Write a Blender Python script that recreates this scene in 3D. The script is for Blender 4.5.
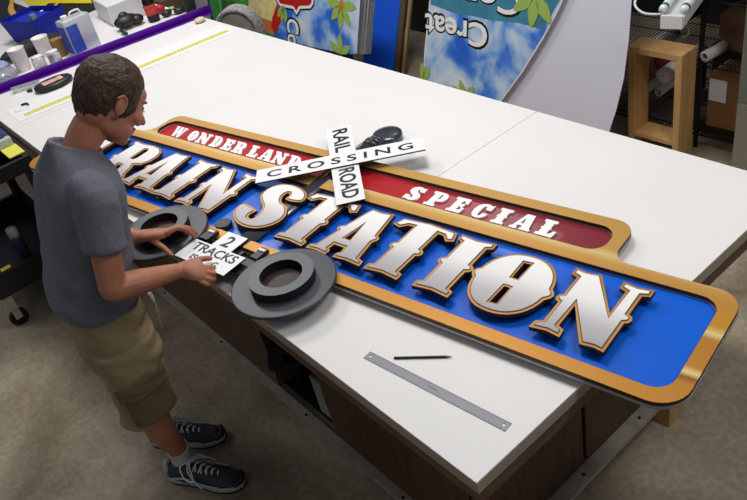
import bpy, bmesh, math, random
from mathutils import Vector, Matrix, noise
random.seed(7)
for o in list(bpy.data.objects): bpy.data.objects.remove(o)
S = bpy.context.scene
C = S.collection
PI = math.pi
# ---------------------------------------------------------------- camera, world, light
cd = bpy.data.cameras.new('camera'); cam = bpy.data.objects.new('camera', cd); C.objects.link(cam)
cd.sensor_width = 36.0; cd.lens = 756.55 * 36.0 / 747.0; cd.clip_start = .05; cd.clip_end = 60
cam.matrix_world = (Matrix.Translation((0.88277, -0.69402, 2.43540)) @ Matrix.Rotation(1.00008150, 4, 'Z')
                    @ Matrix.Rotation(0.949491547, 4, 'X') @ Matrix.Rotation(-0.239490795, 4, 'Z'))
S.camera = cam
W = bpy.data.worlds.new('world'); S.world = W; W.use_nodes = True
W.node_tree.nodes['Background'].inputs[0].default_value = (.80, .85, .95, 1)
W.node_tree.nodes['Background'].inputs[1].default_value = .14
S.view_settings.view_transform = 'Standard'; S.view_settings.look = 'None'
S.view_settings.gamma = 1; S.view_settings.exposure = 0.0; S.view_settings.use_curve_mapping = False
def area(name, loc, sx, sy, power, col=(1, .98, .96)):
    l = bpy.data.lights.new(name, 'AREA'); l.shape = 'RECTANGLE'; l.size = sx; l.size_y = sy; l.energy = power; l.color = col
    o = bpy.data.objects.new(name, l); C.objects.link(o); o.location = loc; return o
for i, (x, y, p) in enumerate([(-4.2, 1.2, 52), (-1.6, 1.2, 45), (.9, 1.3, 36), (-3.2, 3.2, 9), (-4.0, -1.5, 17), (-.6, -2.4, 4)]):
    area('ceiling_lamp', (x, y, 3.4), 1.3, .5, p)

# ---------------------------------------------------------------- helpers
def link(o, parent=None):
    C.objects.link(o)
    if parent is not None: o.parent = parent
    return o
def tag(o, label=None, cat=None, group=None, kind=None):
    if label: o['label'] = label
    if cat: o['category'] = cat
    if group: o['group'] = group
    if kind: o['kind'] = kind
    return o
def empty(name, loc=(0, 0, 0), rz=0, label=None, cat=None, group=None):
    o = bpy.data.objects.new(name, None); C.objects.link(o); o.location = loc; o.rotation_euler = (0, 0, rz)
    o.empty_display_size = .05
    return tag(o, label, cat, group)
def obj(name, bm, mats, parent=None, smooth=False):
    me = bpy.data.meshes.new(name); bm.normal_update(); bm.to_mesh(me); bm.free()
    for m in (mats if isinstance(mats, (list, tuple)) else [mats]): me.materials.append(m)
    if smooth:
        for p in me.polygons: p.use_smooth = True
    return link(bpy.data.objects.new(name, me), parent)
def hexc(r, g, b):   # sRGB 0-255 -> linear
    f = lambda c: (c / 255 / 12.92) if c / 255 <= .04045 else ((c / 255 + .055) / 1.055) ** 2.4
    return (f(r), f(g), f(b), 1)
def mat(name, col, rough=.5, metal=0, nscale=0, namt=.1, bump=0, bscale=40, coat=0, stretch=(1, 1, 1), spec=.5, detail=4, trans=0, emit=0):
    m = bpy.data.materials.new(name); m.use_nodes = True; nt = m.node_tree; b = nt.nodes['Principled BSDF']
    b.inputs['Base Color'].default_value = col; b.inputs['Roughness'].default_value = rough
    b.inputs['Metallic'].default_value = metal; b.inputs['Coat Weight'].default_value = coat
    b.inputs['Specular IOR Level'].default_value = spec
    b.inputs['Transmission Weight'].default_value = trans
    if emit:
        b.inputs['Emission Color'].default_value = col; b.inputs['Emission Strength'].default_value = emit
    tc = nt.nodes.new('ShaderNodeTexCoord'); mp = nt.nodes.new('ShaderNodeMapping'); mp.inputs['Scale'].default_value = stretch
    nt.links.new(tc.outputs['Object'], mp.inputs[0])
    if nscale:
        n = nt.nodes.new('ShaderNodeTexNoise'); n.inputs['Scale'].default_value = nscale; n.inputs['Detail'].default_value = detail
        nt.links.new(mp.outputs[0], n.inputs['Vector'])
        r = nt.nodes.new('ShaderNodeValToRGB'); r.color_ramp.elements[0].position = .3; r.color_ramp.elements[1].position = .7
        r.color_ramp.elements[0].color = tuple(max(0, c * (1 - namt)) for c in col[:3]) + (1,)
        r.color_ramp.elements[1].color = tuple(min(1, c * (1 + namt)) for c in col[:3]) + (1,)
        nt.links.new(n.outputs[0], r.inputs[0]); nt.links.new(r.outputs[0], b.inputs['Base Color'])
    if bump:
        n2 = nt.nodes.new('ShaderNodeTexNoise'); n2.inputs['Scale'].default_value = bscale; n2.inputs['Detail'].default_value = 3
        nt.links.new(mp.outputs[0], n2.inputs['Vector'])
        bp = nt.nodes.new('ShaderNodeBump'); bp.inputs['Strength'].default_value = bump; bp.inputs['Distance'].default_value = .01
        nt.links.new(n2.outputs[0], bp.inputs['Height']); nt.links.new(bp.outputs[0], b.inputs['Normal'])
    return m
def ramp_mat(name, stops, axis='Y', lo=0, hi=1, rough=.5, metal=0, coat=0, nz=0, nsc=6):
    """colour fade along one object axis"""
    m = mat(name, stops[0][1], rough, metal, coat=coat); nt = m.node_tree; b = nt.nodes['Principled BSDF']
    tc = nt.nodes.new('ShaderNodeTexCoord'); sp = nt.nodes.new('ShaderNodeSeparateXYZ'); nt.links.new(tc.outputs['Object'], sp.inputs[0])
    mr = nt.nodes.new('ShaderNodeMapRange'); mr.inputs[1].default_value = lo; mr.inputs[2].default_value = hi
    nt.links.new(sp.outputs[axis], mr.inputs[0]); src = mr.outputs[0]
    if nz:
        n = nt.nodes.new('ShaderNodeTexNoise'); n.inputs['Scale'].default_value = nsc; nt.links.new(tc.outputs['Object'], n.inputs['Vector'])
        a = nt.nodes.new('ShaderNodeMath'); a.operation = 'MULTIPLY_ADD'; a.inputs[1].default_value = nz; nt.links.new(n.outputs[0], a.inputs[0]); nt.links.new(src, a.inputs[2])
        s2 = nt.nodes.new('ShaderNodeMath'); s2.operation = 'SUBTRACT'; s2.inputs[1].default_value = nz / 2; nt.links.new(a.outputs[0], s2.inputs[0]); src = s2.outputs[0]
    r = nt.nodes.new('ShaderNodeValToRGB'); els = r.color_ramp.elements
    els[0].position, els[0].color = stops[0]; els[1].position, els[1].color = stops[-1]
    for p, c in stops[1:-1]:
        e = els.new(p); e.color = c
    nt.links.new(src, r.inputs[0]); nt.links.new(r.outputs[0], b.inputs['Base Color'])
    return m
# geometry adders
def box(bm, x0, x1, y0, y1, z0, z1, mi=0, M=None):
    vs = [bm.verts.new((x, y, z)) for z in (z0, z1) for y in (y0, y1) for x in (x0, x1)]
    if M is not None:
        for v in vs: v.co = M @ v.co
    for f in ((0, 2, 3, 1), (4, 5, 7, 6), (0, 1, 5, 4), (2, 6, 7, 3), (0, 4, 6, 2), (1, 3, 7, 5)):
        bm.faces.new([vs[i] for i in f]).material_index = mi
    return vs
def bbox(x0, x1, y0, y1, z0, z1, bev=.004, M=None, seg=2):
    bm = bmesh.new(); box(bm, x0, x1, y0, y1, z0, z1)
    bmesh.ops.bevel(bm, geom=bm.edges[:], offset=bev, segments=seg, affect='EDGES', profile=.5)
    if M is not None: bm.transform(M)
    return bm
def frame_from(d):
    d = Vector(d).normalized(); up = Vector((0, 0, 1)) if abs(d.z) < .95 else Vector((0, 1, 0))
    u = d.cross(up).normalized(); v = u.cross(d).normalized(); return u, v
def catmull(P, n):
    P = [tuple(p) for p in P]; Q = [P[0]] + P + [P[-1]]; out = []
    for i in range(1, len(Q) - 2):
        for k in range(n):
            t = k / n; a, b, c, d = Q[i - 1], Q[i], Q[i + 1], Q[i + 2]
            out.append(tuple(.5 * (2 * b[j] + (c[j] - a[j]) * t + (2 * a[j] - 5 * b[j] + 4 * c[j] - d[j]) * t * t + (3 * b[j] - a[j] - 3 * c[j] + d[j]) * t ** 3) for j in range(len(b))))
    out.append(P[-1]); return out
def tube(bm, pts, r, seg=10, sub=1, flat=1, upv=None, caps='round', mi=0):
    """pts: (x,y,z[,r]) swept ring tube; flat scales thickness along the second frame axis"""
    P = [tuple(p) + ((r,) if len(p) == 3 else ()) for p in pts]
    if sub > 1: P = catmull(P, sub)
    n = len(P); rings = []
    Ts = []
    for i in range(n):
        a = Vector(P[max(0, i - 1)][:3]); b = Vector(P[min(n - 1, i + 1)][:3]); Ts.append((b - a).normalized())
    if upv is None: u, v = frame_from(Ts[0])
    else:
        v = Vector(upv); v = (v - Ts[0] * v.dot(Ts[0])).normalized(); u = Ts[0].cross(v).normalized()
    entries = []
    if caps == 'round':
        p = P[0]
        for k in (2, 1): entries.append((Vector(p[:3]) - Ts[0] * p[3] * math.sin(k * .7) * .9, p[3] * math.cos(k * .7), 0))
    for i in range(n): entries.append((Vector(P[i][:3]), P[i][3], i))
    if caps == 'round':
        p = P[-1]
        for k in (1, 2): entries.append((Vector(p[:3]) + Ts[-1] * p[3] * math.sin(k * .7) * .9, p[3] * math.cos(k * .7), n - 1))
    last = Ts[0]
    for c, rad, i in entries:
        T = Ts[i]
        if (T - last).length > 1e-6:
            q = last.rotation_difference(T); u = q @ u; v = q @ v; last = T
        rings.append([bm.verts.new(c + u * math.cos(a) * rad + v * math.sin(a) * rad * flat) for a in [2 * PI * k / seg for k in range(seg)]])
    for A, B in zip(rings, rings[1:]):
        for k in range(seg): bm.faces.new((A[k], A[(k + 1) % seg], B[(k + 1) % seg], B[k])).material_index = mi
    bm.faces.new(rings[0][::-1]).material_index = mi; bm.faces.new(rings[-1]).material_index = mi
    return rings
def loft(bm, rings, n=20, p=2.0, sub=1):
    """rings: (center xyz, ax xyz, ay xyz) closed superellipse sections"""
    F = [tuple(c) + tuple(a) + tuple(b) for c, a, b in rings]
    if sub > 1: F = catmull(F, sub)
    out = []
    for q in F:
        c, a, b = Vector(q[:3]), Vector(q[3:6]), Vector(q[6:9]); R = []
        for k in range(n):
            t = 2 * PI * k / n; ct, st = math.cos(t), math.sin(t)
            R.append(bm.verts.new(c + a * math.copysign(abs(ct) ** (2 / p), ct) + b * math.copysign(abs(st) ** (2 / p), st)))
        out.append(R)
    for A, B in zip(out, out[1:]):
        for k in range(n): bm.faces.new((A[k], A[(k + 1) % n], B[(k + 1) % n], B[k]))
    bm.faces.new(out[0][::-1]); bm.faces.new(out[-1]); return out
def ell(bm, c, r, M=None, seg=20, rings=14):
    """ellipsoid; M 3x3 frame"""
    R = bmesh.ops.create_uvsphere(bm, u_segments=seg, v_segments=rings, radius=1)['verts']
    for v in R:
        q = Vector((v.co.x * r[0], v.co.y * r[1], v.co.z * r[2]))
        v.co = (M @ q if M is not None else q) + Vector(c)
    return R
def cyl(bm, c0, c1, r0, r1=None, seg=24, mi=0):
    r1 = r0 if r1 is None else r1
    c0, c1 = Vector(c0), Vector(c1); u, v = frame_from(c1 - c0); A = []; B = []
    for k in range(seg):
        a = 2 * PI * k / seg; d = u * math.cos(a) + v * math.sin(a)
        A.append(bm.verts.new(c0 + d * r0)); B.append(bm.verts.new(c1 + d * r1))
    for k in range(seg):
        bm.faces.new((A[k], A[(k + 1) % seg], B[(k + 1) % seg], B[k])).material_index = mi
    bm.faces.new(A[::-1]).material_index = mi; bm.faces.new(B).material_index = mi
def lathe(bm, prof, c=(0, 0, 0), seg=32, M=None, mi=0):
    """prof: list of (r,z), closed loop if first==last radius ring; open otherwise"""
    R = []
    for r, z in prof:
        ring = []
        for k in range(seg):
            a = 2 * PI * k / seg; p = Vector((r * math.cos(a), r * math.sin(a), z))
            if M is not None: p = M @ p
            ring.append(bm.verts.new(p + Vector(c)))
        R.append(ring)
    for A, B in zip(R, R[1:]):
        for k in range(seg): bm.faces.new((A[k], A[(k + 1) % seg], B[(k + 1) % seg], B[k])).material_index = mi
    return R
def lathe_solid(bm, prof, c=(0, 0, 0), seg=32, M=None, mi=0):
    R = lathe(bm, prof, c, seg, M, mi)
    bm.faces.new(R[0][::-1]).material_index = mi; bm.faces.new(R[-1]).material_index = mi
def area2(P): return sum(P[i - 1][0] * P[i][1] - P[i][0] * P[i - 1][1] for i in range(len(P))) / 2
def inset(P, d):
    """miter offset: outer CCW polygons shrink by d (holes CW grow)"""
    n = len(P); out = []
    for i in range(n):
        a, b, c = Vector(P[i - 1]), Vector(P[i]), Vector(P[(i + 1) % n])
        e1, e2 = (b - a).normalized(), (c - b).normalized()
        n1, n2 = Vector((-e1.y, e1.x)), Vector((-e2.y, e2.x)); m = n1 + n2
        if m.length < 1e-5: m = n1
        m.normalize(); k = d / max(.45, m.dot(n1)); out.append(tuple(b + m * k))
    return out
def plate(name, polys, z0, z1, mats, parent=None, bev=0, M=None):
    """extruded 2D shape (first polygon outer, rest holes by even-odd); mats = [face, side]"""
    cu = bpy.data.curves.new('tmp', 'CURVE'); cu.dimensions = '2D'; cu.fill_mode = 'BOTH'
    cu.extrude = max((z1 - z0) / 2 - bev, 1e-5); cu.bevel_depth = bev; cu.bevel_resolution = 1
    for P in polys:
        if bev: P = inset(P, bev if P is polys[0] or area2(P) > 0 else bev)
        s = cu.splines.new('POLY'); s.points.add(len(P) - 1); s.use_cyclic_u = True
        for i, (x, y) in enumerate(P): s.points[i].co = (x, y, 0, 1)
    o = bpy.data.objects.new('tmp', cu); C.objects.link(o)
    dg = bpy.context.evaluated_depsgraph_get(); me = bpy.data.meshes.new_from_object(o.evaluated_get(dg)); me.name = name
    bpy.data.objects.remove(o); bpy.data.curves.remove(cu)
    me.transform(Matrix.Translation((0, 0, (z0 + z1) / 2)))
    me.materials.clear()
    for m in mats: me.materials.append(m)
    for p in me.polygons: p.material_index = 0 if (p.normal.z > .9 or len(mats) == 1) else 1
    if M is not None: me.transform(M)
    return link(bpy.data.objects.new(name, me), parent)
def text_obj(name, s, m, parent, M, width=None, height=None, thick=.0008, bold=0.0, spacing=1.0, bw=1.0, align='CENTER'):
    cu = bpy.data.curves.new('tmp', 'FONT'); cu.body = s; cu.size = 1; cu.extrude = .5; cu.offset = bold
    cu.space_character = spacing; cu.resolution_u = 4
    o = bpy.data.objects.new('tmp', cu); C.objects.link(o)
    dg = bpy.context.evaluated_depsgraph_get(); me = bpy.data.meshes.new_from_object(o.evaluated_get(dg)); me.name = name
    bpy.data.objects.remove(o); bpy.data.curves.remove(cu)
    xs = [v.co.x for v in me.vertices]; ys = [v.co.y for v in me.vertices]
    x0, x1, y0, y1 = min(xs), max(xs), min(ys), max(ys)
    sy = height / (y1 - y0); sx = width / (x1 - x0) if width else sy
    me.transform(M @ Matrix.Diagonal((sx, sy, thick, 1)) @ Matrix.Translation((-(x0 + x1) / 2, -(y0 + y1) / 2, 0)))
    me.materials.clear(); me.materials.append(m)
    return link(bpy.data.objects.new(name, me), parent)
def rrect(x0, x1, y0, y1, r, n=6):
    P = []
    for cx, cy, a0 in ((x1 - r, y0 + r, -90), (x1 - r, y1 - r, 0), (x0 + r, y1 - r, 90), (x0 + r, y0 + r, 180)):
        for k in range(n + 1):
            a = math.radians(a0 + 90 * k / n); P.append((cx + r * math.cos(a), cy + r * math.sin(a)))
    return P
def smooth_poly(P, n=4):
    m = len(P); out = []
    for i in range(m):
        a, b, c, d = P[i - 1], P[i], P[(i + 1) % m], P[(i + 2) % m]
        for k in range(n):
            t = k / n
            out.append(tuple(.5 * (2 * b[j] + (c[j] - a[j]) * t + (2 * a[j] - 5 * b[j] + 4 * c[j] - d[j]) * t * t + (3 * b[j] - a[j] - 3 * c[j] + d[j]) * t ** 3) for j in (0, 1)))
    return out
def remesh(o, vox, smooth=3, disp=None):
    """fuse the overlapping shells of a mesh object into one continuous surface"""
    m = o.modifiers.new('r', 'REMESH'); m.mode = 'VOXEL'; m.voxel_size = vox; m.use_smooth_shade = True
    if smooth:
        s = o.modifiers.new('s', 'SMOOTH'); s.iterations = smooth; s.factor = .5
    dg = bpy.context.evaluated_depsgraph_get(); me = bpy.data.meshes.new_from_object(o.evaluated_get(dg))
    o.modifiers.clear(); mats = list(o.data.materials); o.data = me; me.name = o.name
    me.materials.clear()
    for q in mats: me.materials.append(q)
    if disp:
        vs = [v.co.copy() for v in me.vertices]; ns = [v.normal.copy() for v in me.vertices]
        for v, c, nn in zip(me.vertices, vs, ns): v.co = c + nn * disp(c, nn)
    for p in me.polygons: p.use_smooth = True
    return o

# ---------------------------------------------------------------- materials
M_white = mat('white_laminate', hexc(232, 230, 228), .5, nscale=3, namt=.015)
M_band = mat('edge_band', hexc(172, 158, 142), .5, nscale=12, namt=.08)
M_seam = mat('seam', hexc(175, 170, 166), .6)
M_wood = mat('dark_woodgrain', hexc(84, 58, 38), .5, nscale=9, namt=.5, stretch=(9, 9, .5), detail=6)
M_apron = mat('brown_apron', hexc(104, 74, 52), .5, nscale=6, namt=.25, stretch=(1, 1, 6))
M_rail = mat('rail_metal', hexc(170, 160, 148), .5, .2, nscale=20, namt=.15)
M_black = mat('black_plastic', hexc(26, 26, 28), .45)
M_dark = mat('dark_steel', hexc(18, 18, 20), .4, .4)
M_pine = mat('pine_board', hexc(205, 160, 104), .6, nscale=5, namt=.16, stretch=(5, 5, .7), detail=6)
M_card = mat('cardboard', hexc(150, 108, 66), .8, nscale=6, namt=.1)
M_paper = mat('white_paper', hexc(235, 235, 236), .6)
M_blue = mat('sign_blue', hexc(14, 96, 214), .28, nscale=20, namt=.05, coat=.2)
M_red = ramp_mat('sign_red', [(0, hexc(190, 26, 34)), (.65, hexc(178, 28, 38)), (.8, hexc(140, 40, 52)), (1, hexc(128, 38, 48))], 'X', -2.7, -.3, .3, coat=.2)
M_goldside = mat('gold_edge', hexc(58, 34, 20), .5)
M_gold2 = ramp_mat('letter_gold', [(0, hexc(176, 126, 60)), (.5, hexc(196, 148, 78)), (1, hexc(170, 120, 62))], 'Y', .06, .4, .42, .25, nz=.3)
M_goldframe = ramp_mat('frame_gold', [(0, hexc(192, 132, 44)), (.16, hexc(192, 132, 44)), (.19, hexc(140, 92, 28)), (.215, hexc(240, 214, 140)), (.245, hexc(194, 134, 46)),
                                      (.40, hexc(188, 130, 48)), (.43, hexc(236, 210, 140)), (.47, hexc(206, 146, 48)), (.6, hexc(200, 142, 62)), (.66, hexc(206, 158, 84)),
                                      (.70, hexc(224, 196, 130)), (.74, hexc(204, 156, 82)), (1, hexc(202, 156, 84))], 'Y', -.02, .70, .42, .3, nz=.004)  # pale and dark bands put highlights into the gold colour
M_face = ramp_mat('silver_fade', [(0, hexc(160, 156, 160)), (.3, hexc(190, 186, 188)), (.6, hexc(238, 236, 234)), (1, hexc(250, 249, 246))], 'Y', .08, .38, .4)  # greyer towards the baseline, whiter towards the top
M_brown = mat('letter_line', hexc(96, 52, 22), .5)
M_backing = mat('letter_backing', hexc(34, 18, 22), .6)
M_acr = mat('clear_base', hexc(168, 164, 160), .25, nscale=10, namt=.05)
M_swhite = mat('small_letter_white', hexc(250, 250, 248), .4)
M_hood = mat('hood_grey', hexc(92, 94, 100), .45)
M_char = mat('charcoal_paint', hexc(60, 62, 68), .42, nscale=30, namt=.08)
M_chard = mat('charcoal_side', hexc(28, 29, 32), .45)
M_polem = mat('pole_grey', hexc(56, 59, 68), .25, coat=.4)
M_lens = mat('dark_red_lens', hexc(40, 16, 12), .5, nscale=30, namt=.5)
M_ink = mat('black_ink', hexc(14, 14, 16), .5)
M_steel = mat('ruler_steel', hexc(126, 126, 132), .5, .35, nscale=40, namt=.12, stretch=(1, 8, 1))
M_skin = mat('skin', hexc(182, 120, 92), .55, nscale=14, namt=.12, bump=.15, bscale=90)
M_hair = mat('brown_hair', hexc(66, 46, 32), .6, nscale=120, namt=.6, bump=1, bscale=170, stretch=(1, .3, .3))
M_shirt = mat('heather_grey_cotton', hexc(108, 110, 120), .9, nscale=160, namt=.16, bump=.25, bscale=24, detail=2)
M_short = mat('khaki_cotton', hexc(148, 132, 98), .85, nscale=8, namt=.08, bump=.3, bscale=26)
M_shoe = mat('shoe_mesh', hexc(52, 54, 62), .6, nscale=60, namt=.3, bump=.3, bscale=160)
M_sole = mat('shoe_sole', hexc(176, 178, 184), .6)
M_solek = mat('sole_black', hexc(24, 24, 26), .6)
M_sock = mat('white_sock', hexc(200, 196, 194), .9, bump=.4, bscale=120, stretch=(1, 1, .15))
M_lace = mat('lace_white', hexc(222, 222, 222), .8)
M_purple = mat('purple_channel', hexc(92, 14, 158), .3, coat=.3)
M_yel = mat('tape_yellow', hexc(222, 214, 96), .5)
M_tick = mat('tape_ticks', hexc(120, 116, 40), .5)
M_clear = mat('clear_plastic', hexc(226, 228, 230), .15, trans=.75)
M_green = mat('leaf_green', hexc(160, 190, 90), .5)

# floor: polished concrete with mottling
def floor_mat():
    m = mat('concrete', hexc(128, 116, 98), .42); nt = m.node_tree; b = nt.nodes['Principled BSDF']
    tc = nt.nodes.new('ShaderNodeTexCoord')
    def nz(s, d, w=0):
        n = nt.nodes.new('ShaderNodeTexNoise'); n.inputs['Scale'].default_value = s; n.inputs['Detail'].default_value = d; n.inputs['Distortion'].default_value = w
        nt.links.new(tc.outputs['Object'], n.inputs['Vector']); return n
    a = nz(1.3, 10, .8); c = nz(38, 9); r = nt.nodes.new('ShaderNodeValToRGB'); r.color_ramp.elements[0].position = .32; r.color_ramp.elements[1].position = .72
    r.color_ramp.elements[0].color = hexc(112, 98, 76); r.color_ramp.elements[1].color = hexc(196, 182, 160)
    r2 = nt.nodes.new('ShaderNodeValToRGB'); r2.color_ramp.elements[0].position = .3; r2.color_ramp.elements[1].position = .7
    r2.color_ramp.elements[0].color = (.80, .80, .80, 1); r2.color_ramp.elements[1].color = (1.14, 1.14, 1.14, 1)
    nt.links.new(a.outputs[0], r.inputs[0]); nt.links.new(c.outputs[0], r2.inputs[0])
    mx = nt.nodes.new('ShaderNodeMix'); mx.data_type = 'RGBA'; mx.blend_type = 'MULTIPLY'; mx.inputs[0].default_value = 1
    nt.links.new(r.outputs[0], mx.inputs[6]); nt.links.new(r2.outputs[0], mx.inputs[7]); nt.links.new(mx.outputs[2], b.inputs['Base Color'])
    r3 = nt.nodes.new('ShaderNodeMapRange'); r3.inputs[3].default_value = .22; r3.inputs[4].default_value = .5
    nt.links.new(c.outputs[0], r3.inputs[0]); nt.links.new(r3.outputs[0], b.inputs['Roughness'])
    return m
# ---------------------------------------------------------------- structure
bm = bmesh.new(); box(bm, -12, 5, -5, 8, -.1, 0); tag(obj('floor', bm, floor_mat()), kind='structure')
bm = bmesh.new(); box(bm, -12, 5, 4.6, 4.7, 0, 3.6); tag(obj('wall_back', bm, mat('dark_wall', hexc(40, 37, 34), .8, nscale=3, namt=.1)), kind='structure')

# ---------------------------------------------------------------- work table
table = empty('work_table', (0, 0, 0), 0, 'long white topped work table with dark wood panel base carrying the station sign', 'table')
XL = -7.4
for x0, x1 in ((-1.069, 0), (-3.51, -1.071), (XL, -3.512)):
    bm = bmesh.new(); box(bm, x0 + .0004, x1 - .0004, 0, 1.524, .894, .9); obj('white_top_sheet', bm, M_white, table)
bm = bmesh.new(); box(bm, XL, -.0005, .0005, 1.5235, .855, .8935)
obj('table_core', bm, M_band, table)
bm = bmesh.new()
for a in ((XL + .012, -.012, .012, .03), (XL + .012, -.012, 1.494, 1.512)): box(bm, a[0], a[1], a[2], a[3], .79, .8545)
for a in ((-.030, -.012), (XL + .012, XL + .03)): box(bm, a[0], a[1], .0305, 1.4935, .79, .8545)
obj('apron', bm, M_apron, table)
def panel(name, x0, x1, y0, y1, z0=.13, z1=.85, m=M_wood):
    b_ = bmesh.new(); box(b_, x0, x1, y0, y1, z0, z1); return obj(name, b_, m, table)
panel('end_panel', -.232, -.215, .15, .66)
panel('end_panel', -.232, -.215, .68, 1.37)
bm = bmesh.new(); box(bm, -.24, -.236, .655, .685, .13, .85); obj('corner_post', bm, M_dark, table)
panel('front_panel', -1.02, -.24, .15, .167)
panel('front_panel', -4.2, -1.42, .15, .167)
panel('shelf_board', -1.415, -1.025, .17, .9, .13, .147, M_dark)
panel('shelf_back', -1.415, -1.025, .9, .915, .148, .85, M_dark)
panel('shelf_side', -1.038, -1.024, .17, .89, .148, .85, M_dark)
panel('shelf_side', -1.416, -1.402, .17, .89, .148, .85, M_dark)
panel('back_panel', -4.2, -.24, 1.353, 1.37)
bm = bmesh.new(); box(bm, -4.25, -.17, .115, .149, .105, .128)
obj('base_rail', bm, M_rail, table)
bm = bmesh.new(); box(bm, -.214, -.160, .15, 1.37, .105, .128); obj('base_rail', bm, M_rail, table)
bm = bmesh.new()
for y in (.35, .62, .95, 1.2): cyl(bm, (-.185, y, .128), (-.185, y, .131), .006, seg=10)
for x in (-.6, -1.2, -1.9, -2.5): cyl(bm, (x, .13, .128), (x, .13, .131), .006, seg=10)
obj('screw', bm, M_dark, table)
for x, y in ((-.165, 1.10), (-.2, .2), (-.3, .25), (-2.2, .25), (-4.1, .25), (-.3, 1.25), (-2.2, 1.25), (-4.1, 1.25)):
    bm = bmesh.new(); box(bm, x - .03, x + .03, y - .03, y + .03, 0, .104); obj('foot_block', bm, M_pine, table)
# things in the open bay of the base
bm = bmesh.new(); N = 16
vs = [[bm.verts.new((-1.33 + .27 * i / N, .110 + .02 * math.sin(i * .9 + j * .5), .52 - .10 * i / N * 0 - (.19 - .10 * (i / N)) * j / 8 + .008 * math.sin(i * 1.3))) for j in range(9)] for i in range(N + 1)]
for i in range(N):
    for j in range(8): bm.faces.new((vs[i][j], vs[i + 1][j], vs[i + 1][j + 1], vs[i][j + 1]))
bmesh.ops.solidify(bm, geom=bm.faces[:], thickness=.006)
bag = obj('black_cloth', bm, mat('black_cloth', hexc(40, 42, 46), .8), None, True)
tag(bag, 'dark cloth hanging in the open bay of the table base', 'cloth')
fold = tag(obj('folder_bundle', bbox(-1.15, -1.05, .175, .30, .149, .36, .006), mat('folder_grey', hexc(150, 162, 150), .6)), 'grey folder bundle standing in the open bay under the table', 'folders')

# ---------------------------------------------------------------- station sign (local frame: x along the lettering, y up the letters)
A0 = math.radians(10.3); OX, OY = 0.16967, 0.42713
sign = empty('station_sign', (OX, OY, .9), A0, 'big blue and gold raised letter train station sign lying across the white table', 'sign')
Z0 = 0.9
def arc(cx, cy, r, a0, a1, n=7): return [(cx + r * math.cos(math.radians(a0 + (a1 - a0) * k / n)), cy + r * math.sin(math.radians(a0 + (a1 - a0) * k / n))) for k in range(n + 1)]
SL, SR, ST, SB = -3.12, .083, .470, 0.0
def sign_outline():
    P = arc(SR - .085, SB + .085, .085, -90, 0) + arc(SR - .075, ST - .075, .075, 0, 90)
    P += arc(-.25, ST + .055, .055, 270, 180, 5) + arc(-.375, .595, .07, 0, 90)
    P += arc(-2.645, .605, .06, 90, 170, 6) + arc(-2.775, .55, .075, 0, -90, 5) + arc(SL + .075, ST - .075, .075, 90, 180) + arc(SL + .085, SB + .085, .085, 180, 270)
    return P
OUT = sign_outline()
BIN = rrect(SL + .046, SR - .046, SB + .047, .422, .055)
RIN = rrect(-2.68, -.350, .487, .617, .055)
plate('sign_core', [inset(OUT, .04)], .001, .0160, [M_goldside, M_goldside], sign)
plate('clear_base', [inset(OUT, -.001), BIN[::-1], RIN[::-1]], .0165, .0262, [M_acr, M_acr], sign)
plate('blue_panel', [inset(BIN, -.01)], .017, .021, [M_blue, M_blue], sign)
plate('red_panel', [inset(RIN, -.01)], .017, .021, [M_red, M_red], sign)
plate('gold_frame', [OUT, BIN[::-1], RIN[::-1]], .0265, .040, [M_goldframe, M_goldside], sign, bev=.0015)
# --- tuscan letters: each = backing block, gold plate, brown line, silver face
def bump_stem(xl, xr, base=.086, top=.376, sw=.018, cx=None):
    """closed outline of a stem with serifs and mid-height spurs"""
    R = [(xr + sw, base), (xr + sw, base + .030), (xr, base + .038), (xr, .212), (xr + .011, .218), (xr + .017, .231), (xr + .011, .244), (xr, .250),
         (xr, top - .038), (xr + sw, top - .030), (xr + sw, top)]
    Lf = [(xl + xr - x, y) for x, y in R][::-1]
    c = (xl + xr) / 2
    return R + [(c, top - .008)] + Lf + [(c, base + .008)]
def sh(P, dx): return [(x + dx, y) for x, y in P]
G_I = bump_stem(-.050, .050)
G_T = [(.070, .086), (.070, .116), (.052, .124), (.052, .212), (.063, .218), (.069, .231), (.063, .244), (.052, .250), (.052, .344), (.074, .342), (.098, .318), (.126, .330),
       (.112, .374), (0, .384), (-.112, .374), (-.132, .330), (-.098, .320), (-.074, .342), (-.052, .344), (-.052, .250), (-.063, .244), (-.069, .231), (-.063, .218), (-.052, .212),
       (-.052, .124), (-.070, .116), (-.070, .086), (0, .094)]
G_A = [(-1.163, .374), (-1.115, .370), (-1.066, .377), (-1.043, .250), (-1.031, .243), (-1.026, .230), (-1.035, .217), (-1.038, .210), (-1.023, .122), (-.998, .114), (-.996, .088), (-1.06, .093), (-1.118, .088),
       (-1.118, .112), (-1.108, .122), (-1.112, .146), (-1.158, .146), (-1.160, .122), (-1.148, .112), (-1.150, .088), (-1.20, .093), (-1.245, .088), (-1.243, .114), (-1.222, .122),
       (-1.203, .215), (-1.213, .222), (-1.216, .234), (-1.208, .246), (-1.197, .252), (-1.175, .345)]
H_A = [(-1.146, .190), (-1.134, .285), (-1.122, .190)]
G_N = [(-.370, .374), (-.330, .367), (-.288, .374), (-.199, .232), (-.199, .333), (-.221, .341), (-.221, .373), (-.175, .366), (-.129, .373), (-.129, .341), (-.151, .333), (-.151, .250), (-.139, .244), (-.134, .231), (-.139, .218),
       (-.149, .212), (-.149, .087), (-.180, .092), (-.218, .087), (-.298, .222), (-.298, .127), (-.278, .118), (-.275, .086), (-.320, .093), (-.369, .086), (-.367, .117), (-.346, .127), (-.346, .213), (-.358, .219),
       (-.362, .231), (-.358, .243), (-.348, .249), (-.348, .333), (-.370, .341)]
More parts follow.
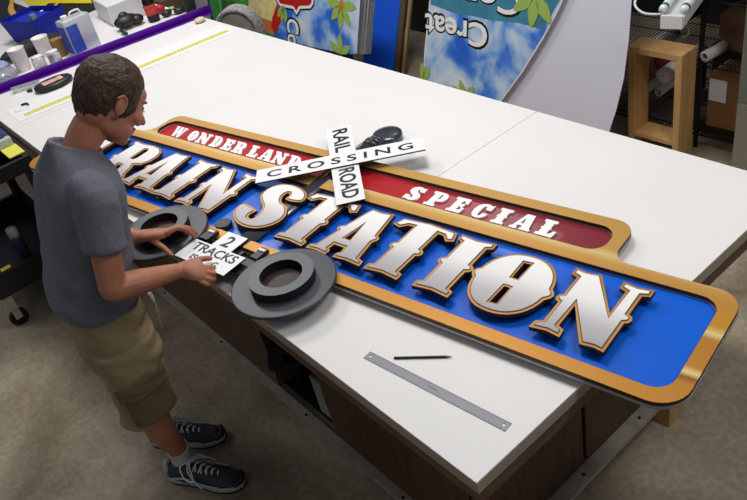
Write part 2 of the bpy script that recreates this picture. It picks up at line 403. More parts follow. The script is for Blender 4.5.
def G_Of():
    P = []
    for k in range(40):
        a = 2 * PI * k / 40; c, s = math.cos(a), math.sin(a); r = 1
        x = -.508 + .125 * math.copysign(abs(c) ** .9, c); y = .229 + .141 * math.copysign(abs(s) ** .92, s)
        P.append((x, y))
    Q = []
    for x, y in P:
        if abs(y - .229) < .021: continue
        Q.append((x, y))
    i = [k for k in range(len(Q)) if Q[k - 1][0] < -.508 and Q[k][0] < -.508 and Q[k - 1][1] > .229 > Q[k][1]][0]
    Q[i:i] = [(-.643, .243), (-.649, .230), (-.643, .217)]
    Q += [(-.373, .215), (-.367, .229), (-.373, .242)]
    return Q
G_O = G_Of()
H_O1 = [(-.5215, .328), (-.4985, .330), (-.5005, .252), (-.5195, .252)]
H_O2 = [(-.5195, .207), (-.5005, .207), (-.4995, .130), (-.5225, .128)]
G_S = smooth_poly([(-1.645, .196), (-1.600, .184), (-1.607, .158), (-1.600, .138), (-1.578, .136), (-1.572, .160), (-1.590, .205), (-1.618, .228), (-1.663, .262), (-1.676, .308), (-1.662, .352), (-1.622, .376), (-1.560, .379),
      (-1.500, .362), (-1.470, .332), (-1.468, .300), (-1.510, .286), (-1.548, .290), (-1.548, .312), (-1.560, .326), (-1.572, .318), (-1.566, .292), (-1.545, .268), (-1.508, .256), (-1.472, .224), (-1.456, .184), (-1.466, .140), (-1.502, .102), (-1.550, .086),
      (-1.615, .090), (-1.672, .122), (-1.696, .160), (-1.693, .198)], 2)
G_R = [(-2.655, .086), (-2.59, .093), (-2.530, .086), (-2.530, .117), (-2.546, .124), (-2.546, .188), (-2.520, .186), (-2.500, .118), (-2.478, .088), (-2.424, .086), (-2.410, .100), (-2.412, .128), (-2.430, .146), (-2.446, .190), (-2.462, .214),
       (-2.424, .228), (-2.404, .262), (-2.400, .305), (-2.416, .346), (-2.452, .370), (-2.508, .377), (-2.585, .370), (-2.655, .377), (-2.655, .346), (-2.638, .338), (-2.638, .250), (-2.650, .244), (-2.655, .231), (-2.650, .218), (-2.638, .212), (-2.638, .124), (-2.655, .117)]
H_R = [(-2.530, .252), (-2.534, .332), (-2.516, .336), (-2.505, .325), (-2.503, .262), (-2.512, .250)]
def ccw(P): return P if area2(P) > 0 else P[::-1]
def cw(P): return P if area2(P) < 0 else P[::-1]
def letter(kind, outer, holes, dx):
    outer = ccw(sh(outer, dx)); holes = [cw(sh(h, dx)) for h in holes]
    g = plate('raised_letter', [outer] + holes,   .041, .056, [M_gold2, M_goldside], sign, bev=.001)
    g['label'] = 'raised letter ' + kind + ' with gold outline'
    plate('letter_backing', [inset(outer, .017)] + [inset(h, .004) for h in holes], .0212, .0408, [M_backing, M_backing], g)
    plate('letter_line', [inset(outer, .0085)] + [inset(h, .0055) for h in holes], .0562, .0572, [M_brown, M_brown], g)
    plate('letter_face', [inset(outer, .0112)] + [inset(h, .0075) for h in holes], .0574, .0588, [M_face, M_face], g)
for kind, g, h, dx in (('T', G_T, [], -2.82), ('R', G_R, [H_R], 0), ('A', G_A, [H_A], -1.172), ('I', G_I, [], -2.098), ('N', G_N, [], -1.635), ('S', G_S, [], 0), ('T', G_T, [], -1.337),
                       ('A', G_A, [H_A], -.004), ('T', G_T, [], -.911), ('I', G_I, [], -.7135), ('O', G_O, [H_O1, H_O2], 0), ('N', G_N, [], 0)):
    letter(kind, g, h, dx)
# --- small tuscan letters on the red band (unit glyphs: width x height 1)
def U(s): return [tuple(map(float, p.split(','))) for p in s.split()]
SG = {
 'I': [U('.0,0 .6,0 .6,.14 .48,.18 .48,.44 .56,.5 .48,.56 .48,.82 .6,.86 .6,1 0,1 0,.86 .12,.82 .12,.56 .04,.5 .12,.44 .12,.18 0,.14')],
 'L': [U('0,0 .78,0 .84,.38 .70,.38 .60,.2 .48,.18 .48,.44 .56,.5 .48,.56 .48,.82 .6,.86 .6,1 0,1 0,.86 .12,.82 .12,.56 .04,.5 .12,.44 .12,.18 0,.14')],
 'E': [U('0,0 .78,0 .84,.36 .70,.36 .60,.2 .48,.18 .48,.44 .58,.42 .62,.34 .70,.34 .70,.66 .62,.66 .58,.58 .48,.56 .48,.82 .60,.8 .68,.66 .82,.66 .80,1 0,1 0,.86 .12,.82 .12,.18 0,.14')],
 'P': [U('0,0 .6,0 .6,.14 .46,.18 .46,.36 .66,.37 .82,.46 .88,.66 .84,.86 .70,.98 .5,1 0,1 0,.86 .12,.82 .12,.18 0,.14'), U('.46,.50 .46,.86 .56,.84 .58,.55')],
 'R': [U('0,0 .58,0 .58,.14 .46,.18 .46,.4 .52,.4 .58,.1 .68,0 .88,0 .92,.14 .84,.2 .78,.42 .70,.48 .84,.58 .88,.74 .82,.92 .66,1 0,1 0,.86 .12,.82 .12,.18 0,.14'), U('.46,.54 .46,.86 .56,.84 .58,.58')],
 'D': [U('0,0 .5,0 .76,.1 .88,.3 .9,.5 .88,.7 .76,.9 .5,1 0,1 0,.86 .12,.82 .12,.18 0,.14'), U('.46,.16 .46,.84 .56,.8 .58,.2')],
 'O': [U('.45,0 .68,.06 .84,.22 .9,.5 .84,.78 .68,.94 .45,1 .22,.94 .06,.78 0,.5 .06,.22 .22,.06'), U('.40,.2 .40,.8 .50,.8 .50,.2')],
 'C': [U('.45,0 .68,.06 .84,.2 .9,.38 .60,.38 .54,.18 .44,.18 .38,.3 .38,.7 .44,.82 .54,.82 .60,.62 .9,.62 .92,1 .8,.92 .66,.98 .45,1 .22,.94 .06,.78 0,.5 .06,.22 .22,.06')],
 'S': [U('.42,0 .66,.04 .84,.16 .86,.36 .72,.52 .44,.66 .44,.8 .54,.82 .58,.66 .86,.68 .82,1 .7,.94 .5,1 .24,.98 .06,.84 .04,.62 .2,.46 .46,.34 .46,.2 .34,.18 .3,.34 .0,.34 .02,0 .14,.06')],
 'N': [U('0,0 .36,0 .36,.14 .28,.18 .28,.5 .64,0 .88,0 .88,.84 1.0,.86 1.0,1 .62,1 .62,.86 .70,.82 .70,.5 .36,1 0,1 0,.86 .10,.82 .10,.18 0,.14')],
 'A': [U('0,0 .36,0 .36,.12 .28,.16 .32,.26 .52,.26 .54,.16 .48,.12 .48,0 1.0,0 1.0,.12 .92,.16 .74,1 .34,1 .10,.16 0,.12'), U('.34,.4 .44,.78 .52,.4')],
 'W': [U('.24,0 .5,0 .62,.5 .74,0 1.0,0 1.2,.84 1.28,.88 1.28,1 .94,1 .94,.88 1.02,.84 .92,.4 .82,1 .56,1 .40,.4 .32,.84 .40,.88 .40,1 0,1 0,.88 .08,.84')]}
def small(kind, s0, s1, t0, h, slant, m=M_swhite):
    g = SG[kind]; wmax = max(x for x, y in g[0]); k = (s1 - s0) / wmax
    f = lambda P: [(s0 + x * k + slant * y, t0 + y * h) for x, y in P]
    polys = [ccw(f(g[0]))] + [cw(f(q)) for q in g[1:]]
    o = plate('small_letter', polys, .0215, .028, [m, m], sign)
    o['label'] = 'small raised white letter ' + kind
for ch, a, b in (('S', -1.147, -1.082), ('P', -1.048, -.978), ('E', -.948, -.886), ('C', -.852, -.788), ('I', -.762, -.714), ('A', -.688, -.612), ('L', -.592, -.526)):
    small(ch, a, b, .506, .088, 0)
for ch, a, b in (('W', -2.582, -2.498), ('O', -2.458, -2.398), ('N', -2.388, -2.303), ('D', -2.286, -2.222), ('E', -2.204, -2.140), ('R', -2.128, -2.056), ('L', -2.024, -1.962), ('A', -1.948, -1.872), ('N', -1.868, -1.790), ('D', -1.776, -1.706)):
    small(ch, a, b, .508, .084, -.036)

# ---------------------------------------------------------------- railroad crossing signal lying on the sign (same local frame)
sig = empty('railroad_crossing_signal', (OX, OY, .9), A0, 'dark grey railroad crossing signal with white crossed boards lying on the station sign', 'crossing signal')
SX = -1.522
bm = bmesh.new(); tube(bm, [(SX, -.20, .0325, .043), (SX, .80, .0325, .043)], .043, 20, flat=.24, caps='flat', upv=(0, 0, 1)); 
pole = obj('pole', bm, M_polem, sig, True); pole.location.z = 0
bm = bmesh.new(); box(bm, -1.78, -1.26, -.125, -.045, .0445, .0495); box(bm, -1.685, -1.640, -.04, .02, .0445, .0585); box(bm, -1.40, -1.365, -.04, .02, .0445, .0585); box(bm, -1.60, -1.44, -.19, -.03, .050, .0585)
obj('crossarm', bm, M_chard, sig)
def lamp(cx, cy):
    b_ = bmesh.new(); lathe(b_, [(.0, .050), (.175, .050), (.178, .052), (.178, .060), (.175, .062), (0, .064)], (cx, cy, 0), 64)
    d = obj('lamp_disc', b_, M_char, sig)
    b_ = bmesh.new(); R = lathe(b_, [(.0725, .0625), (.111, .0625), (.111, .096), (.0725, .096), (.0725, .0625)], (cx, cy, 0), 64)
    for f in b_.faces:
        f.material_index = 0 if f.calc_center_median().z > .095 else 1
    h = obj('lamp_hood', b_, [M_hood, M_chard], d)
    b_ = bmesh.new(); lathe_solid(b_, [(.072, .0625), (.072, .064), (.03, .067), (.004, .068)], (cx, cy, 0), 48)
    obj('lamp_lens', b_, M_lens, d)
lamp(-1.180, -.090); lamp(-1.858, -.082)
for x, y in ((-1.662, .005), (-1.383, .005)):
    bm = bmesh.new(); box(bm, x - .016, x + .016, y - .006, y + .006, .0588, .0625); obj('bolt', bm, M_paper, sig)
def xf(cx, cy, z, ang, flip=0): return Matrix.Translation((cx, cy, z)) @ Matrix.Rotation(math.radians(ang), 4, 'Z')
M_board = mat('board_white', hexc(240, 240, 242), .4)
# rail / road board underneath, crossing board on top
XC, YC = -1.483, .578
b2 = plate('crossbuck_board', [rrect(-.312, .312, -.055, .055, .001, 1)], 0, .006, [M_board, M_ink], sig, M=xf(XC, YC, .066, -44.6))
text_obj('lettering', 'RAIL', M_ink, b2, xf(XC, YC, .0724, -44.6) @ Matrix.Translation((-.187, .004, 0)), .205, .066, bold=.022)
text_obj('lettering', 'ROAD', M_ink, b2, xf(XC, YC, .0724, -44.6) @ Matrix.Translation((.170, .004, 0)), .225, .066, bold=.022)
b1 = plate('crossbuck_board', [rrect(-.345, .345, -.052, .052, .001, 1)], 0, .006, [M_board, M_ink], sig, M=xf(-1.500, .571, .0735, 42))
text_obj('lettering', 'CROSSING', M_ink, b1, xf(-1.500, .571, .0798, 42), .60, .052, spacing=1.5, bold=.018)
bm = bmesh.new(); lathe_solid(bm, [(.058, .004), (.064, .006), (.066, .012), (.066, .030), (.061, .036), (.04, .039), (.004, .040)], (SX + .015, .880, 0), 40)
obj('pole_cap', bm, M_polem, sig, True)
bm = bmesh.new()
for y, r in ((.775, .036), (.795, .042), (.815, .036)): tube(bm, [(SX + .008, y - .007, .036), (SX + .008, y + .007, .036)], r, 24, flat=.5, caps='flat', upv=(0, 0, 1))
obj('cap_collar', bm, M_polem, sig, True)
bm = bmesh.new(); lathe_solid(bm, [(.030, .0215), (.033, .023), (.033, .042), (.030, .045), (.002, .045)], (0, 0, 0), 32)
kn = obj('round_cap', bm, M_chard); kn.location = (OX, OY, .9)
s_, t_ = -1.685, .077; kn.location = (OX + s_ * math.cos(A0) - t_ * math.sin(A0), OY + s_ * math.sin(A0) + t_ * math.cos(A0), .9)
tag(kn, 'small black round cap on the blue panel left of the silver S', 'cap')

# ---------------------------------------------------------------- tracks sign in the hands
ts = empty('tracks_sign', (OX, OY, .9), A0, 'white 2 TRACKS plate held in both hands over the crossing signal', 'sign')
P = [(-1.662, -.172), (-1.388, -.172), (-1.388, -.066), (-1.468, -.066), (-1.468, .020), (-1.574, .020), (-1.574, -.066), (-1.662, -.066)]
plate('sign_plate', [P], .068, .074, [M_board, M_ink], ts)
text_obj('lettering', '2', M_ink, ts, xf(-1.522, -.026, .0746, 0), .040, .060, bold=.016)
text_obj('lettering', 'TRACKS', M_ink, ts, xf(-1.522, -.094, .0746, 0), .228, .042, bold=.016)
text_obj('lettering', 'IS', M_ink, ts, xf(-1.580, -.146, .0746, 0), .030, .028, bold=.016)
text_obj('lettering', 'G', M_ink, ts, xf(-1.468, -.146, .0746, 0), .024, .030, bold=.016)

# ---------------------------------------------------------------- ruler, pencil, tape and strip on the table
TZ = .9
def along(a, b):
    a, b = Vector(a), Vector(b); d = b - a; return Matrix.Translation((a + b) / 2) @ Matrix.Rotation(math.atan2(d.y, d.x), 4, 'Z'), d.length
Mr, Lr = along((-.545, .1135, TZ), (-.052, .1735, TZ))
ru = empty('steel_ruler', (0, 0, 0), 0, 'long steel ruler lying near the front corner of the white table', 'ruler')
hole = lambda cx, r: [(cx + r * math.cos(-2 * PI * k / 16), r * math.sin(-2 * PI * k / 16)) for k in range(16)]
plate('blade', [[(-Lr / 2, -.0155), (Lr / 2, -.0155), (Lr / 2, .0155), (-Lr / 2, .0155)], hole(-Lr / 2 + .014, .0048), hole(Lr / 2 - .014, .0048)], .0003, .0015, [M_steel, M_dark], ru, M=Mr)
bm = bmesh.new()
for k in range(73):
    x = -Lr / 2 + .017 + k * (Lr - .034) / 72; l = .008 if k % 4 == 0 else .0045
    for s in (-1, 1): box(bm, x - .0003, x + .0003, *sorted((s * .0152, s * (.0152 - l))), .0016, .0018)
obj('tick_marks', bm, M_ink, ru).data.transform(Mr)
text_obj('lettering', 'STAINLESS', M_ink, ru, Mr @ Matrix.Translation((0, 0, .0018)), .035, .004, .0003)
Mp, Lp = along((-.468, .154, TZ), (-.337, .263, TZ))
pe = empty('pencil', (0, 0, 0), 0, 'short black pencil lying above the steel ruler', 'pencil')
bm = bmesh.new(); cyl(bm, (-Lp / 2 + .008, 0, .004), (Lp / 2 - .018, 0, .004), .0037, seg=6); bm.transform(Mp); obj('shaft', bm, M_black, pe)
bm = bmesh.new(); cyl(bm, (Lp / 2 - .018, 0, .004), (Lp / 2 - .004, 0, .004), .0036, .0012, seg=12); bm.transform(Mp); obj('sharpened_end', bm, M_card, pe)
bm = bmesh.new(); cyl(bm, (Lp / 2 - .004, 0, .004), (Lp / 2, 0, .004), .0012, .0003, seg=8); bm.transform(Mp); obj('tip', bm, M_ink, pe)
bm = bmesh.new(); cyl(bm, (-Lp / 2, 0, .004), (-Lp / 2 + .008, 0, .004), .0036, seg=12); bm.transform(Mp); obj('end_cap', bm, M_dark, pe)

st = plate('paper_strip', [[(-3.585, .067), (-3.455, 1.515), (-3.70, 1.5), (-3.86, .068)]], TZ + .0003, TZ + .0018, [M_paper, M_paper])
tag(st, 'long white strip lying across the table under the yellow tape', 'strip')
Mt, Lt = along((-3.650, .12, TZ), (-3.529, 1.455, TZ))
tp = empty('measuring_tape', (0, 0, 0), 0, 'yellow measuring tape stretched across the white table behind the man', 'measuring tape')
bm = bmesh.new(); box(bm, -Lt / 2, Lt / 2, -.022, .022, .0019, .0032); bm.transform(Mt); obj('blade', bm, M_yel, tp)
bm = bmesh.new()
for k in range(int(Lt / .0254)):
    x = -Lt / 2 + .0254 * k; l = .03 if k % 4 == 0 else .014
    box(bm, x, x + .004, .021 - l, .021, .0033, .0036)
bm.transform(Mt); obj('tick_marks', bm, M_tick, tp)
bm = bmesh.new(); tube(bm, [(-3.80, .115, .905), (-3.765, .10, .905), (-3.735, .13, .906), (-3.745, .175, .907), (-3.78, .19, .906)], .0018, 8, 5)
wl = obj('wire_loop', bm, M_paper); tag(wl, 'thin white wire loop with a black end on the paper strip', 'wire')
bm = bmesh.new(); tube(bm, [(-3.775, .188, .908), (-3.805, .185, .909), (-3.815, .160, .909)], .006, 8, 3); obj('wire_end', bm, M_black, wl)

# ---------------------------------------------------------------- the man
person = empty('person', (-1.5, -.3, 0), 0, 'man in grey t-shirt and khaki shorts standing at the table, head bent over the sign', 'person')
PO = Vector((-1.5, -.3, 0))
def pobj(name, bm, m, parent=person, smooth=True):
    bm.transform(Matrix.Translation(-PO)); return obj(name, bm, m, parent, smooth)
bm = bmesh.new()
# head frame: face forward/down
F = Vector((-.13, .69, -.70)).normalized(); Rr = Vector((.985, .155, 0)); Rr = (Rr - F * Rr.dot(F)).normalized(); Uu = Rr.cross(F).normalized()
HM = Matrix((Rr, F, Uu)).transposed()       # columns right, forward, up
HC = Vector((-1.495, -.006, 1.560)); HK = 1.12
def hp(x, y, z): return HC + HM @ (Vector((x, y, z)) * HK)
def he(c, r, rot=None, seg=20, rings=14):
    M_ = HM if rot is None else HM @ rot
    return ell(bm, hp(*c), tuple(q * HK for q in r), M_, seg, rings)
he((0, -.012, .030), (.076, .098, .088), seg=32, rings=24)            # cranium
he((0, -.035, -.025), (.062, .062, .075))
he((0, .040, -.010), (.062, .052, .075))                              # face
he((0, .038, -.070), (.052, .048, .046))                              # jaw
he((0, .068, -.098), (.022, .020, .018))                              # chin
for s in (-1, 1):
    he((s * .040, .058, -.022), (.026, .026, .024))                   # cheekbone
    he((s * .030, .077, .026), (.024, .010, .007))                    # brow
    he((s * .040, .012, -.066), (.020, .050, .034))                   # jaw angle
    he((s * .030, .076, .006), (.015, .012, .010))                    # eyelid
    he((s * .011, .098, -.036), (.009, .010, .008))                   # nostril wing
he((0, .070, .040), (.045, .022, .030))
tube(bm, [tuple(hp(0, .082, .016)) + (.009,), tuple(hp(0, .103, -.008)) + (.010,), tuple(hp(0, .120, -.030)) + (.0115,)], .01, 10, 3)
he((0, .104, -.038), (.011, .010, .008))
he((0, .088, -.058), (.023, .010, .0065)); he((0, .086, -.070), (.020, .010, .0065))
for s in (-1, 1):
    R1 = Matrix.Rotation(s * .35, 3, 'Z')
    he((s * .077, -.018, -.012), (.009, .018, .029), R1)
    tube(bm, [tuple(hp(s * (.083 + .003 * math.cos(a)), -.021 + .018 * math.sin(a), -.008 + .027 * math.cos(a))) for a in [k * PI / 6 - 1.0 for k in range(9)]], .0038, 8)
# neck
loft(bm, [((-1.50, -.175, 1.40), (.085, 0, 0), (0, .07, .02)), ((-1.50, -.165, 1.45), (.060, 0, 0), (0, .060, -.01)), ((-1.50, -.125, 1.49), (.056, 0, 0), (0, .056, -.03)), ((-1.50, -.075, 1.53), (.058, 0, 0), (0, .056, -.03))], 20, 2, 3)
# torso core and shoulders (under the shirt)
loft(bm, [((-1.50, -.33, .90), (.145, 0, 0), (0, .10, 0)), ((-1.50, -.30, 1.10), (.14, 0, 0), (0, .10, 0)), ((-1.50, -.22, 1.32), (.16, 0, 0), (0, .10, 0)), ((-1.50, -.18, 1.41), (.10, 0, 0), (0, .07, 0))], 20, 2.2, 3)
SHR, ELR, WRR = Vector((-1.325, -.225, 1.370)), Vector((-1.268, -.312, 1.085)), Vector((-1.276, -.098, 1.012))
SHL, ELL, WRL = Vector((-1.69, -.175, 1.36)), Vector((-1.75, -.235, 1.075)), Vector((-1.566, -.100, 1.038))
def arm(S_, E_, W_, k=1):
    m1 = S_.lerp(E_, .5); m2 = E_.lerp(W_, .3); m3 = E_.lerp(W_, .7)
    tube(bm, [tuple(S_) + (.055,), tuple(m1) + (.050,), tuple(E_) + (.044,)], .05, 16, 3)
    tube(bm, [tuple(E_) + (.043,), tuple(m2) + (.045,), tuple(m3) + (.036,), tuple(W_) + (.028,)], .04, 16, 4)
arm(SHR, ELR, WRR); arm(SHL, ELL, WRL)
def finger(pts, r0=.0098, r1=.0078):
    n = len(pts); tube(bm, [tuple(p) + (r0 + (r1 - r0) * i / (n - 1),) for i, p in enumerate(pts)], r0, 10, 2)
# right hand: thumb on the plate, fingers curled under its front edge
loft(bm, [((-1.276, -.100, 1.012), (.028, .010, 0), (-.006, .006, .020)), ((-1.250, -.068, 1.008), (.038, -.004, -.012), (-.002, .010, .021)), ((-1.236, -.040, 1.002), (.036, -.012, -.018), (0, .010, .018)), ((-1.228, -.026, .997), (.030, -.012, -.018), (0, .008, .014))], 16, 2.3, 3)
finger([(-1.272, -.072, 1.008), (-1.285, -.030, 1.006), (-1.281, .000, 1.000), (-1.272, .026, .990)], .0135, .0095)
finger([(-1.236, -.030, 1.004), (-1.224, -.004, .990), (-1.238, .016, .968), (-1.256, .018, .957)], .0105, .0085)
finger([(-1.222, -.036, .996), (-1.206, -.010, .978), (-1.220, .008, .957), (-1.240, .004, .950)], .0105, .0085)
finger([(-1.212, -.046, .986), (-1.196, -.026, .966), (-1.210, -.008, .948), (-1.230, -.008, .943)], .0098, .008)
finger([(-1.208, -.058, .976), (-1.194, -.044, .957), (-1.206, -.030, .940), (-1.222, -.026, .936)], .0088, .0072)
# left hand: index on the far end of the plate, thumb on the near end
loft(bm, [((-1.566, -.100, 1.038), (.024, -.012, 0), (.004, .008, .022)), ((-1.535, -.062, 1.036), (.028, -.024, .010), (.003, .010, .019)), ((-1.510, -.030, 1.032), (.026, -.026, .014), (0, .010, .017)), ((-1.500, -.014, 1.028), (.022, -.022, .012), (0, .008, .014))], 16, 2.3, 3)
finger([(-1.494, -.014, 1.034), (-1.478, .024, 1.038), (-1.462, .050, 1.020), (-1.450, .062, .988)], .0105, .0085)
finger([(-1.512, -.002, 1.028), (-1.502, .040, 1.024), (-1.490, .068, 1.004), (-1.480, .080, .978)], .0105, .0085)
finger([(-1.526, .006, 1.020), (-1.522, .044, 1.012), (-1.512, .070, .992), (-1.502, .080, .968)], .0100, .008)
finger([(-1.540, .006, 1.014), (-1.542, .036, 1.000), (-1.534, .056, .982), (-1.524, .062, .964)], .009, .0075)
finger([(-1.524, -.070, 1.032), (-1.494, -.064, 1.018), (-1.464, -.054, 1.000), (-1.432, -.050, .981)], .0135, .0095)
# lower legs
AR = Vector((-1.450, -.345, .085)); AL = Vector((-1.685, -.318, .085))
HR, KR = Vector((-1.405, -.33, .86)), Vector((-1.405, -.355, .48)); HL, KL = Vector((-1.60, -.33, .86)), Vector((-1.60, -.30, .48))
for h, k, a in ((HR, KR, AR), (HL, KL, AL)):
    c = k.lerp(a, .33) + Vector((0, -.018, 0))
    tube(bm, [tuple(h) + (.070,), tuple(h.lerp(k, .6)) + (.062,), tuple(k) + (.054,), tuple(c) + (.056,), tuple(k.lerp(a, .72)) + (.041,), tuple(a) + (.034,)], .05, 18, 4)
loft(bm, [((-1.50, -.33, .80), (.13, 0, 0), (0, .09, 0)), ((-1.50, -.33, .98), (.13, 0, 0), (0, .09, 0))], 20, 2.2)
body = pobj('body', bm, M_skin); remesh(body, .0034, 3)
# eyes: lowered, a dark lash line
for s in (-1, 1):
    bm = bmesh.new(); tube(bm, [tuple(hp(s * (.030 + .013 * t), .089 - .004 * t * t, .000 - .001 * (1 - t * t))) for t in (-1, -.5, 0, .5, 1)], .0016, 6); pobj('eyelashes', bm, M_hair)
    bm = bmesh.new(); tube(bm, [tuple(hp(s * (.030 + .018 * t), .0865 - .010 * t * t, .029 - .004 * t * t)) for t in (-1, -.5, 0, .5, 1)], .0022, 6); pobj('eyebrow', bm, M_hair)
# hair: shell over the cranium that dives under the skin outside the hairline
bm = bmesh.new()
R = bmesh.ops.create_icosphere(bm, subdivisions=6, radius=1)['verts']
for v in R:
    d = v.co.normalized(); x, y, z = d.x * .080, -.014 + d.y * .103, .032 + d.z * (.093 if d.z > 0 else .130)
    front = y - (.062 + .20 * max(0, z - .095) - .0 * abs(x)); temple = y - .042
    low = z - (-.012 if y > -.02 else -.012 - 1.9 * min(.055, (-.02 - y)))
    hairy = min(low * 16, 1.0)
    if z < .058: hairy = min(hairy, -temple * 40)
    else: hairy = min(hairy, -(y - (.052 + .12 * max(0, z - .08))) * 40)
    if abs(x) > .05 and -.036 < y < .006 and z < .022: hairy = min(hairy, (z - .018) * 60)
    hairy = max(-1, min(1, hairy + .1 * noise.noise(Vector((x * 50, y * 50, z * 50)))))
    nn = noise.noise(Vector((x * 220, y * 70, z * 70))) * .0016 + noise.noise(Vector((x * 40, y * 30, z * 30))) * .003
    k = 1 + (.035 * hairy if hairy > 0 else .16 * hairy)
    if hairy > .1: k += nn / .085
    if y > .05 and z > .06: k += .015
    v.co = hp(x * k, y * k, .032 + (z - .032) * k)
hair = pobj('hair', bm, M_hair)
# t-shirt
bm = bmesh.new()
loft(bm, [((-1.495, -.335, .940), (.178, 0, 0), (.0, .132, -.004)), ((-1.495, -.333, .96), (.182, 0, 0), (0, .136, -.02)), ((-1.50, -.315, 1.04), (.176, 0, 0), (0, .138, -.015)), ((-1.50, -.275, 1.17), (.180, 0, 0), (0, .134, -.02)),
          ((-1.50, -.235, 1.29), (.190, 0, 0), (0, .132, -.02)), ((-1.50, -.210, 1.375), (.182, 0, 0), (0, .122, -.02)), ((-1.50, -.190, 1.43), (.130, 0, 0), (0, .095, -.035)), ((-1.50, -.178, 1.468), (.074, 0, 0), (0, .070, -.045))], 32, 2.35, 4)
for s_, e_ in ((SHR, ELR), (SHL, ELL)):
    d = (e_ - s_); m_ = s_ + d * .56; i_ = s_ + Vector((-.05 if s_ is SHR else .05, 0, .015))
    tube(bm, [tuple(i_) + (.068,), tuple(s_) + (.068,), tuple(s_ + d * .3) + (.065,), tuple(m_) + (.066,)], .07, 20, 4, caps='flat')
tube(bm, [tuple(Vector((-1.5, -.170, 1.474)) + Vector((.066 * math.cos(a), .066 * math.sin(a), -.045 * math.sin(a)))) for a in [2 * PI * k / 24 for k in range(25)]], .0075, 8)
shirt = pobj('t_shirt', bm, M_shirt)
def wr_shirt(c, n):
    q = c + PO; low = max(0, 1.28 - q.z)
    f = noise.noise(Vector((q.x * 5, q.y * 5, q.z * 13 + q.x * 5))) * .013 * min(1, .4 + low * 3) + noise.noise(Vector((q.x * 9 + 4, q.y * 9, q.z * 7 - q.y * 9))) * .006
    return f + noise.noise(q * 22) * .0022
remesh(shirt, .0065, 4, wr_shirt)
# shorts
bm = bmesh.new()
loft(bm, [((-1.50, -.335, .66), (.17, 0, 0), (0, .125, 0)), ((-1.50, -.342, .76), (.180, 0, 0), (0, .136, 0)), ((-1.495, -.335, .88), (.172, 0, 0), (0, .127, 0)), ((-1.495, -.330, .97), (.165, 0, 0), (0, .120, 0))], 28, 2.4, 3)
loft(bm, [((-1.405, -.340, .80), (.088, 0, 0), (0, .120, 0)), ((-1.398, -.350, .67), (.092, 0, 0), (0, .114, 0)), ((-1.396, -.368, .56), (.092, 0, 0), (0, .102, 0)), ((-1.398, -.382, .465), (.093, 0, 0), (0, .094, 0))], 26, 2.2, 4)
loft(bm, [((-1.595, -.335, .80), (.088, 0, 0), (0, .120, 0)), ((-1.60, -.325, .65), (.092, 0, 0), (0, .112, 0)), ((-1.605, -.31, .52), (.096, 0, 0), (0, .104, 0)), ((-1.608, -.308, .46), (.094, 0, 0), (0, .098, 0))], 26, 2.2, 4)
for x0, zc in ((-1.398, .473), (-1.608, .468)):
    yc = -.382 if x0 > -1.5 else -.305
    tube(bm, [(x0 + .094 * math.cos(a), yc + .099 * math.sin(a), zc) for a in [2 * PI * k / 28 for k in range(29)]], .008, 8)
shorts = pobj('cargo_shorts', bm, M_short)
def wr_sh(c, n):
    q = c + PO; return noise.noise(Vector((q.x * 8, q.y * 8, q.z * 16))) * .009 + noise.noise(Vector((q.x * 14, q.y * 14, q.z * 26 + q.y * 12))) * .003 + noise.noise(q * 30) * .002
remesh(shorts, .0065, 4, wr_sh)
# cargo pocket with flap on the near leg, belt end
def curved_patch(z0, z1, a0, a1, r, th, xc=-1.396, yc=-.365):
    b_ = bmesh.new(); n, m = 14, 8; G = []
    for i in range(n + 1):
        a = math.radians(a0 + (a1 - a0) * i / n)
        G.append([b_.verts.new((xc + (r + .0015 * math.sin(j * .9 + i * .7)) * math.cos(a), yc + (r * 1.02) * math.sin(a), z0 + (z1 - z0) * j / m)) for j in range(m + 1)])
    for i in range(n):
        for j in range(m): b_.faces.new((G[i][j], G[i + 1][j], G[i + 1][j + 1], G[i][j + 1]))
    bmesh.ops.solidify(b_, geom=b_.faces[:], thickness=th); bmesh.ops.recalc_face_normals(b_, faces=b_.faces[:]); return b_
pk = pobj('cargo_pocket', curved_patch(.495, .655, -48, 50, .112, .012), M_short, shorts, False)
pobj('pocket_flap', curved_patch(.625, .690, -52, 54, .119, .010), M_short, shorts, False)
bm = bmesh.new(); tube(bm, [(-1.44, -.19, .93), (-1.425, -.178, .88), (-1.425, -.185, .80), (-1.43, -.19, .74)], .012, 8, 4, flat=.3)
pobj('belt_end', bm, mat('woven_belt', hexc(190, 180, 160), .8, nscale=60, namt=.6, stretch=(.2, .2, 1)), shorts)
# socks
for a, ang in ((AR, 33), (AL, 46)):
    bm = bmesh.new(); u = Vector((math.cos(math.radians(ang)), math.sin(math.radians(ang)), 0))
    tube(bm, [tuple(a + u * .03 + Vector((0, 0, -.02))) + (.042,), tuple(a + Vector((0, 0, .015))) + (.042,), tuple(a + Vector((0.004, .002, .05))) + (.0435,), tuple(a + Vector((.007, .002, .088))) + (.0465,)], .04, 20, 4, caps='flat')
    sk = pobj('sock', bm, M_sock)
